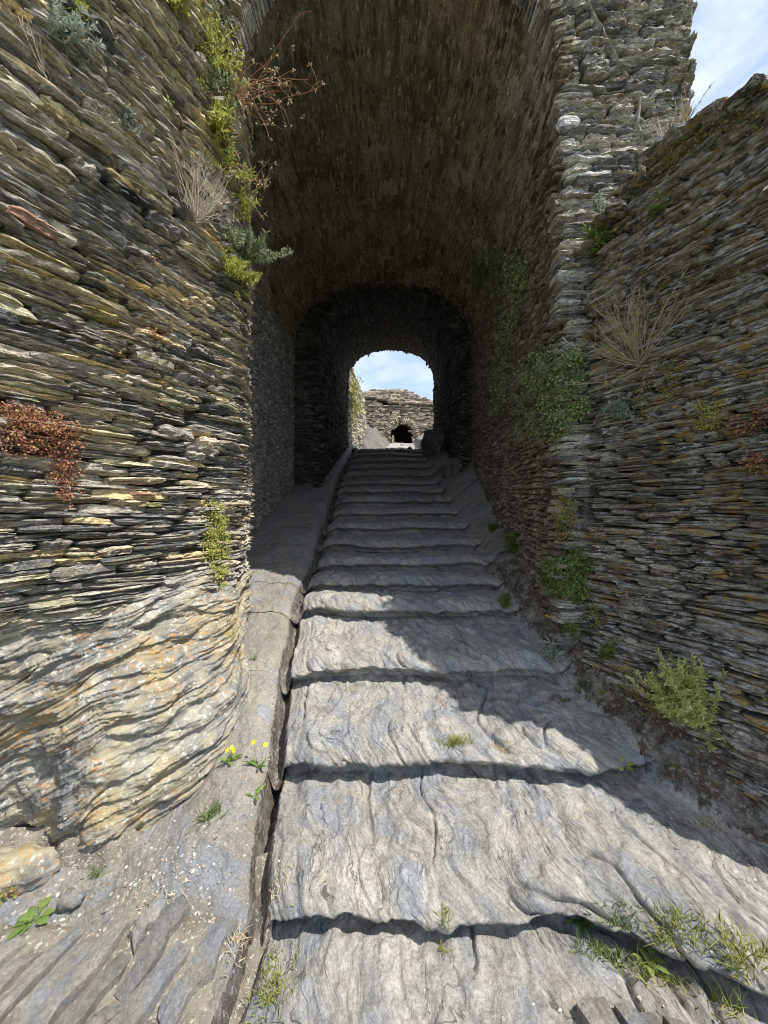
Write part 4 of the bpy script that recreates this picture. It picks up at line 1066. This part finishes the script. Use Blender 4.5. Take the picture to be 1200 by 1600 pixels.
def creeper(poly, n_, label, mat=M_green, size=.013, lift=.03, name='creeping_plant', cat='creeper', stems=M_redstem, hang=0., clump=9, group=None):
    n_ = int(n_ * 1.35); size *= 1.35; poly = np.array(poly, float); x0, y0 = poly.min(0); x1, y1 = poly.max(0)
    def inside(x, y):
        c = False; j = len(poly) - 1
        for i in range(len(poly)):
            xi, yi = poly[i]; xj, yj = poly[j]
            if (yi > y) != (yj > y) and x < (xj - xi) * (y - yi) / (yj - yi) + xi: c = not c
            j = i
        return c
    cx, cy = poly.mean(0); h0 = hit(cx, cy)
    e = empty(name, tuple(h0[0])); tag(e, label, cat, group); lf = MB(); m = MB(); got = 0; tries = 0
    while got < n_ and tries < n_ * 6:
        tries += 1; x, y = RND.uniform(x0, x1), RND.uniform(y0, y1)
        if not inside(x, y) or float(noise(x * .045, y * .045, 3.)) < -.3: continue
        h = hit(x, y)
        if h is None: continue
        p, nn = h
        if nn[2] < -.3: nn = -nn * .2
        got += clump; L = lift * RND.uniform(.3, 1.3)
        tip = p + nn * L + UP * -hang * RND.random()
        m.tube([p, p + nn * L * .6 + rv3(.006), tip + rv3(.012)], .0010, .0007, 3)
        for _ in range(clump):
            q = tip + rv3(size * 1.1) 
            lf.leaf(q, nrmz(rv3() - UP * .4), nrmz(nn + rv3(.5) + UP * .3), size * RND.uniform(.6, 1.3), size * RND.uniform(.6, 1.1), .15)
    # a few runners down the face
    m.obj('stem', stems, e); lf.obj('foliage', mat, e); return e
def grass(px, py, label, n_=60, L=.09, mat=M_yel, rad=(.05, .02), name='grass_tuft', cat='grass', group=None, up=1., out=.1):
    e, p, nn = plant(name, px, py, label, cat, group); lf = MB()
    for _ in range(n_):
        q = p + np.array([RND.gauss(0, rad[0]), RND.gauss(0, rad[1]), 0]); g = down(q[0], q[1])[0]
        if abs(g[2] - p[2]) > .25: g = q
        d = nrmz(UP * up + nn * out + rv3(.4)); l = L * RND.uniform(.4, 1.2); rvv = RND.random()
        pts = curve(g, d, l, np.array([RND.gauss(0, .5), RND.gauss(0, .5), -.5]), 3, .05)
        lf.tube(pts, .0022, .0006, 3, rvv)
    lf.obj('blades', mat, e); return e
def broadleaf(px, py, label, n_=9, L=.07, W=.028, mat=M_green, name='weed', up=.5, flowers=None, nf=0, fh=.08, group=None, cat='plant'):
    e, p, nn = plant(name, px, py, label, cat, group); lf = MB(); m = MB(); fl = MB()
    for i in range(n_):
        a = i * 2.4 + RND.random(); side = np.array([math.cos(a), math.sin(a), 0])
        d = nrmz(side + UP * up * RND.uniform(.4, 1.3) + nn * .3); l = L * RND.uniform(.6, 1.1)
        pts = curve(p, d, l * .5, UP * -.2, 3); m.tube(pts, .0014, .0009, 3)
        lf.leaf(pts[-1], nrmz(d - UP * .1), UP + nn * .3, l, W * RND.uniform(.7, 1.1), .25)
        for k in (1, 2): lf.leaf(pts[k], nrmz(d + rv3(.5)), UP + rv3(.2), l * .4, W * .5, .2)
    for i in range(nf):
        pts = curve(p, nrmz(UP + nn * .2 + rv3(.35)), fh * RND.uniform(.6, 1.2), UP * .3, 5); m.tube(pts, .0012, .0009, 3)
        flower(fl, pts[-1], nrmz(UP * .7 + np.array([0, -1., 0]) + rv3(.3)), .014)
    m.obj('stem', M_darkgreen, e); lf.obj('foliage', mat, e)
    if nf: fl.obj('flower', flowers, e)
    return e

# left wall plants
twig_bush(305, 350, 'pale dry twiggy bush fanning upward near the wall corner left of the vault', 110, .42, M_drypale, .8, .35, 1.)
twig_bush(70, 120, 'bare pale curled twigs growing high at the upper left edge', 22, .22, M_drypale, .8, .5, .9, r0=.002)
spike_bush(95, 55, 'silvery narrow-leaved sprigs at the very top left of the wall', 12, .17, M_silver, leafL=.03, spread=.7)
spike_bush(197, 200, 'small silvery sprig by itself on the upper left wall', 7, .08, M_silver, leafL=.02, dens=6)
spike_bush(128, 20, 'short grassy green sprig beside the silvery sprigs at top left', 6, .08, M_yel, leafL=.03, dens=5)
spike_bush(362, 430, 'leafy grey-green clump on the wall corner lowest of the plants hanging before the vault', 26, .16, M_yel, leafL=.035, spread=.9, up=.5)
spike_bush(372, 340, 'tall narrow-leaved green shoots climbing the wall corner above the leafy clump', 12, .24, M_yel, leafL=.035, spread=.45, up=1.3)
spike_bush(378, 400, 'narrow-leaved branch arching out into the dark passage mouth', 7, .30, M_grey_green, lean=(1.3, 0, .1), leafL=.035, spread=.35, up=.0, out=.5, dens=12)
spike_bush(345, 215, 'bright yellow-green long leaves on the wall corner beside the red stems', 9, .14, M_yel, leafL=.06, leafW=.011, dens=3, spread=.7)
spike_bush(330, 90, 'green and yellow grassy growth high on the wall corner', 14, .22, M_yel, leafL=.045, leafW=.006, dens=5, spread=.6)
spike_bush(345, 60, 'feathery grey-green sprigs at the top of the wall corner', 12, .18, M_grey_green, leafL=.028, dens=8, spread=.6)
spike_bush(272, 20, 'single tuft of broad lime-green blades at the top of the left wall', 4, .10, M_yel, leafL=.07, leafW=.014, dens=2)
broadleaf(262, 160, 'tiny dull green rosette tucked in an upper joint of the left wall', 8, .03, .014, M_green, name='wall_weed')
spike_bush(350, 150, 'mixed green sprigs on the wall corner behind the reddish stems', 12, .16, M_grey_green, leafL=.03, dens=8, spread=.7)
spike_bush(358, 270, 'yellow-green leafy sprigs between the long leaves and the tall shoots on the wall corner', 12, .16, M_yel, leafL=.035, dens=7, spread=.7)
spike_bush(372, 385, 'grey-green sprigs filling the corner just above the leafy clump', 14, .15, M_grey_green, leafL=.032, dens=9, spread=.7)
def tendrils(px, py, label, n_=9, L=.42):
    e, p, nn = plant('trailing_stems', px, py, label, 'dry plant'); m = MB(); lf = MB()
    for i in range(n_):
        d = nrmz(np.array([1.0, -.25, RND.uniform(-.5, .5)]) + rv3(.25)); l = L * RND.uniform(.45, 1.1)
        pts = curve(p + rv3(.05), d, l, np.array([.2, 0, RND.choice((-1.5, -.8, .5))]), 10, .13); m.tube(pts, .0032, .0014, 4)
        for k in range(3, 10):
            if RND.random() < .6:
                q = curve(pts[k], nrmz(rv3() + np.array([.5, 0, 0])), l * .22, UP * -.3, 4, .2); m.tube(q, .0018, .0009, 3)
                for _ in range(5): lf.leaf(q[-1] + rv3(.007), rv3(), rv3(), .014, .010)
    m.obj('stem', M_redstem, e); lf.obj('seed_heads', M_dry, e)
tendrils(372, 150, 'reddish dry stems trailing out from the wall corner across the dark vault', 18, .62)
tendrils(378, 290, 'thinner reddish stems curving out below the upper trailing ones', 5, .34)
creeper([(300, 110), (345, 100), (370, 190), (372, 290), (350, 300), (330, 200)], 700, 'rusty and green creeper running down the wall corner beside the vault', M_mixed, .012, .04)
creeper([(0, 625), (60, 640), (130, 665), (122, 700), (125, 740), (112, 785), (88, 770), (78, 710), (40, 695), (20, 715), (0, 690)], 2300, 'reddish creeper hanging like a mane at the left edge of the wall', M_red, .0085, .05, hang=.02)
creeper([(225, 400), (250, 402), (245, 418), (226, 414)], 60, 'tiny dark red sprout in the left wall above the yellow slab', M_red, .010, .02)
creeper([(225, 515), (262, 505), (295, 520), (285, 532), (240, 528)], 90, 'thin reddish runner crossing the left wall at eye height', M_red, .009, .02)
creeper([(328, 795), (345, 790), (356, 850), (345, 915), (332, 905), (320, 840)], 1300, 'small-leaved green creeper hanging down the masonry corner left of the steps', M_yel, .011, .05)
# foot of the left rock and ledge
rock('loose_stone', (-1.62, 1.70, .02), (.30, .16, .13), M_rock, 5.1, 'low lichened rock lying at the foot of the left outcrop', 'rock', .3, 36)
rock('loose_stone', (-1.30, 1.60, -.01), (.10, .07, .05), M_slab, 8.1, 'small flat blue-grey stone on the grit before the outcrop', 'rock', .3, 20)
broadleaf(52, 1440, 'low rosette of broad green leaves on the grit at the lower left corner', 8, .075, .04, M_green, up=.25, name='weed')
broadleaf(361, 1190, 'yellow-flowered weed with green leaves at the foot of the pale rock', 9, .045, .02, M_green, flowers=M_flower, nf=4, fh=.09, name='flowering_weed')
broadleaf(404, 1200, 'slender green weed rooted in the gutter with two yellow flowers above', 11, .06, .016, M_green, up=1.2, flowers=M_flower, nf=2, fh=.16, name='flowering_weed')
broadleaf(398, 1245, 'two-leaved seedling on the ledge just below the gutter weed', 4, .045, .02, M_green, up=.4, name='weed')
broadleaf(396, 1030, 'tiny green seedling on the grey ledge left of the gutter', 4, .035, .016, M_green, name='weed')
grass(330, 1275, 'small upright green grass tuft at the right foot of the pale rock', 60, .07, M_green, (.02, .015))
grass(152, 1368, 'thin green tuft at the front foot of the pale rock', 24, .05, M_green, (.012, .01))
grass(362, 1000, 'thin grass along the foot of the masonry corner above the ledge', 26, .06, M_yel, (.01, .05))
grass(250, 1415, 'sparse dry grass on the grit above the paving slabs', 40, .045, M_dry, (.06, .02))
grass(425, 1545, 'patchy green and straw grass in the crack right of the paving slabs', 150, .045, M_yel, (.035, .06))
grass(372, 1490, 'short dry grass where the gutter ends', 50, .05, M_dry, (.02, .03))
grass(440, 1440, 'dry tuft on the lowest step beside the gutter', 36, .04, M_dry, (.025, .03))
creeper([(0, 1345), (22, 1350), (28, 1395), (10, 1408), (0, 1400)], 500, 'rust and green cushion plant at the left edge above the rosette', M_mixed, .010, .03)
# steps
grass(712, 1205, 'pale yellow-green grass tuft at the foot of the second riser', 110, .055, M_yel, (.04, .012))
grass(785, 1210, 'short straw-coloured grass line right of the pale tuft', 60, .035, M_dry, (.05, .01))
grass(693, 1440, 'small yellowish tuft in the crack of the lowest step', 50, .035, M_yel, (.015, .015))
broadleaf(905, 1440, 'leafy green weed growing in the dark joint of the lowest riser', 14, .065, .022, M_green, up=.9, name='weed')
grass(960, 1490, 'grass strip at the right below the lowest riser, nearest the leafy weed', 170, .05, M_green, (.07, .02))
grass(1040, 1520, 'grass strip continuing right along the slab edge', 200, .055, M_yel, (.07, .025))
grass(1150, 1560, 'longer grass at the lower right corner', 150, .075, M_yel, (.06, .03))
broadleaf(1010, 1505, 'broad-leaved weed among the lower right grass', 9, .05, .025, M_green, name='weed')
broadleaf(975, 1200, 'small green weed at the right end of the second riser', 9, .045, .02, M_yel, name='weed')
broadleaf(1145, 1168, 'tiny green plant alone on the dark mossy bank', 8, .04, .01, M_green, up=1., name='weed')
spike_bush(1085, 1110, 'bushy yellow-green shrub, leaves painted as if sunlit, on the bank at the foot of the right wall', 64, .20, M_shrub, leafL=.024, leafW=.0048, dens=12, spread=1.1, rad=.05, up=.7, out=.7)
spike_bush(1025, 1110, 'sparse reddish-stemmed left wing of the bank shrub', 6, .13, M_mixed, leafL=.022, dens=3, lean=(-.4, 0, 0))
broadleaf(1195, 1105, 'pale plant at the right edge beside the bright shrub', 8, .05, .014, M_mixed, up=1.2, name='weed')
# right wall plants
twig_bush(1000, 570, 'large straw-coloured dry bush sprouting from the middle of the right wall', 120, .50, M_dry, .95, .45, 1., leafm=M_yel, leafn=8, leafL=.04)
spike_bush(972, 640, 'pale silvery rosette just beneath the straw-coloured bush', 16, .07, M_silver, leafL=.035, leafW=.006, up=.3, out=1., spread=1.)
creeper([(1010, 560), (1060, 570), (1055, 620), (1020, 640), (985, 660)], 350, 'thin reddish creeper below the straw-coloured bush', M_mixed, .010, .025)
creeper([(1095, 635), (1125, 630), (1122, 668), (1098, 672)], 180, 'small yellowish cushion on the right wall', M_yel, .010, .03)
creeper([(1135, 660), (1200, 635), (1200, 660), (1165, 680), (1140, 675)], 300, 'reddish sprigs in the right wall next to the yellowish cushion', M_red, .010, .03)
creeper([(1165, 715), (1200, 700), (1200, 745), (1175, 735)], 160, 'dark red sprigs at the right edge beneath the other reddish ones', M_red, .010, .025)
twig_bush(1045, 235, 'grey dry sprigs on the wall top against the tower edge', 30, .22, M_drypale, .7, .1, 1.2, leafm=M_silver, leafn=8, leafL=.022)
twig_bush(1075, 205, 'thin green stalk rising against the sky at the tower edge', 6, .24, M_redstem, .35, .1, 1.4, leafm=M_green, leafn=4, leafL=.02)
twig_bush(1132, 205, 'short dry tuft beside the coping against the sky', 8, .12, M_drypale, .7, .1, 1., r0=.0012)
spike_bush(932, 385, 'green fern-like tuft where the right wall meets the pier', 12, .10, M_green, leafL=.045, leafW=.008, dens=4, spread=.8)
spike_bush(940, 335, 'pale sprig above the fern-like tuft', 6, .08, M_silver, leafL=.025, dens=5)
spike_bush(1038, 325, 'short green sprig on the upper right wall', 9, .08, M_green, leafL=.035, dens=3, name='leafy_shrub')
creeper([(1000, 262), (1075, 205), (1120, 190), (1200, 165), (1200, 195), (1110, 225), (1060, 262), (1010, 285)], 900, 'rust and green moss along the sloping top of the right wall', M_mixed, .009, .015, name='moss')
# pier and passage side plants
creeper([(835, 545), (905, 540), (908, 640), (880, 700), (845, 680), (815, 690), (805, 600)], 3800, 'dense small-leaved green creeper on the pier beneath the grey stalks', M_vine, .015, .07)
spike_bush(872, 590, 'grey-green stalks standing in the dense creeper on the pier', 12, .18, M_grey_green, leafL=.04, leafW=.007, dens=4, spread=.8)
creeper([(790, 400), (825, 385), (822, 470), (800, 560), (795, 640), (772, 660), (770, 600), (782, 500)], 3000, 'long green creeper hanging down the passage wall left of the pier', M_vine, .017, .07)
creeper([(740, 390), (790, 385), (795, 430), (765, 460), (742, 440)], 600, 'dark fern-like growth high in the shaded vault corner', M_darkgreen, .022, .07)
creeper([(872, 770), (895, 780), (900, 850), (880, 860), (868, 830)], 600, 'green and yellow creeper strip in the corner between pier and right wall', M_mixed, .011, .035)
creeper([(855, 880), (900, 855), (925, 880), (920, 930), (880, 940), (850, 915)], 1500, 'leafy green cushion at the foot of the pier corner', M_green, .014, .05)
creeper([(925, 930), (950, 940), (940, 1000), (920, 985)], 250, 'moss patch at the lower edge of the right wall', M_yel, .008, .02, name='moss')
spike_bush(808, 860, 'drooping long-leaved green plant against the passage wall right of the steps', 22, .17, M_green, leafL=.06, leafW=.007, dens=5, spread=.8, rad=.03)
spike_bush(772, 828, 'small dark bushy weed beside the drooping long-leaved plant', 8, .07, M_darkgreen, leafL=.03, dens=5)
broadleaf(770, 898, 'low green weed at the right end of the shaded step', 10, .05, .016, M_green, name='weed')
spike_bush(793, 945, 'upright green weed at the right end of the step below the low one', 9, .09, M_green, leafL=.035, dens=5)
broadleaf(768, 942, 'tiny sprout at the step end beside the upright weed', 7, .035, .012, M_yel, name='weed')
broadleaf(856, 975, 'orange-flowered weed on the dark bank under the pier', 9, .05, .016, M_green, flowers=M_orange, nf=2, fh=.07, name='flowering_weed')
spike_bush(862, 1030, 'pale drooping silvery weed on the dark bank', 8, .10, M_silver, leafL=.05, leafW=.006, dens=3, spread=1.)
spike_bush(902, 990, 'fine-leaved green tuft on the bank next to the right wall', 9, .08, M_green, leafL=.035, dens=5)
broadleaf(835, 1058, 'tiny green seedling at the edge of the dark bank', 6, .03, .012, M_green, name='weed')
grass(905, 1075, 'thin dark tuft in the moss of the bank halfway down', 40, .06, M_darkgreen, (.02, .02))
broadleaf(880, 1095, 'flat dull green rosette on the mossy bank above the step end', 8, .04, .016, M_darkgreen, name='weed')
spike_bush(945, 1030, 'small dark leafy weed against the foot of the right wall', 9, .08, M_green, leafL=.03, dens=5)
broadleaf(1060, 1200, 'little reddish-green weed on the bank below the bright shrub', 8, .035, .014, M_mixed, name='weed')
grass(1100, 1290, 'sparse straw on the lower bank beside the shadow edge', 30, .05, M_dry, (.05, .02))
creeper([(905, 1010), (990, 1030), (1010, 1120), (940, 1100)], 500, 'green and brown moss cushion at the foot of the right wall', M_mixed, .007, .012, name='moss')
# far exit greenery
creeper([(545, 595), (556, 590), (560, 640), (548, 660)], 500, 'green creeper on the side wall at the far exit', M_yel, .05, .15)
grass(592, 662, 'dry grass on the rock slope left of the far dark arch', 90, .16, M_dry, (.35, .3))
grass(600, 690, 'green grass at the foot of the rock slope beyond the passage', 90, .13, M_green, (.3, .3))
grass(640, 601, 'dry grasses along the ruined wall top against the sky', 70, .5, M_dry, (1.2, .1))
grass(672, 622, 'green grasses on the sloping right end of the ruin top', 60, .5, M_green, (.3, .1))

# ------------------------------------------------------------------ small fixed things
def slab_in_wall(px, py, w_, h_, mat, label, name, cat, tilt=0.):
    h = hit(px, py); p, nn = h; nn = nrmz(np.array([nn[0], nn[1], 0])); t = np.array([-nn[1], nn[0], 0.])
    if t[1] < 0: t = -t
    r = np.random.default_rng(int(px)); V, F, T = unit_stone(r, 9, 5)
    u = UP * math.cos(tilt) + t * math.sin(tilt); t2 = t * math.cos(tilt) - UP * math.sin(tilt)
    W = V[:, :1] * t2 * w_ + (V[:, 1:2] - .22) * -nn * .12 + V[:, 2:] * u * h_
    o = mobj(name, W + p, [F, T], mat, LW, False, np.zeros(len(V))); o['label'] = label
_y = slate('ochre_slab', [(.46, .38, .15), (.46, .38, .15)], lich=[((.55, .55, .5), 13, .56, .62, (2, .3, .7))], bumpd=.01)
slab_in_wall(56, 350, .20, .05, M_clay, 'orange-red clay block', 'stone', None, 0.)
slab_in_wall(158, 492, .17, .04, _y, 'ochre yellow slab', 'stone', None)
slab_in_wall(228, 772, .15, .016, M_clay, 'thin reddish tile', 'stone', None)
slab_in_wall(230, 789, .16, .026, _y, 'pinkish ochre slab under the tile', 'stone', None)
def pin(px, py, label):
    p, nn = hit(px, py); m = MB(); e = empty('iron_hook', tuple(p)); tag(e, label, 'hook')
    a = p + nn * .05; m.tube([p - nn * .02, p + nn * .02, a - UP * .004], .005, .005, 6, .5); m.tube([a - UP * .006, a, a + UP * .045], .005, .0045, 6, .5)
    m.obj('bar', M_rust, e)
pin(262, 635, 'small rusty L-shaped iron hook sticking out of the left wall')
# black iron pintle at the corner of the passage
e = empty('iron_pintle', (-1.10, 3.02, 3.2)); tag(e, 'black iron bar hanging at the wall corner below the leafy clump', 'iron bar')
V, F = box((-1.105, 3.03, 3.22), (.028, .02, .24)); mobj('bar', V, F, M_iron, e)
V, F = box((-1.13, 3.05, 3.31), (.08, .03, .03)); mobj('bracket', V, F, M_iron, e)
# pale stone on the pier and twig on the step
p, nn = hit(888, 195); rock('stone', tuple(p + nn * .0), (.17, .08, .10), slate('pale_quartz_stone', [(.55, .53, .50), (.55, .53, .50)], bumpd=.006), 2.2, None, None, .25, 16, False, TW)
print('objects', len(bpy.data.objects), 'tris', sum(sum(len(p.vertices) - 2 for p in m.polygons) * 1 for m in bpy.data.meshes if len(m.polygons) < 2000) , 'faces', sum(len(m.polygons) for m in bpy.data.meshes))
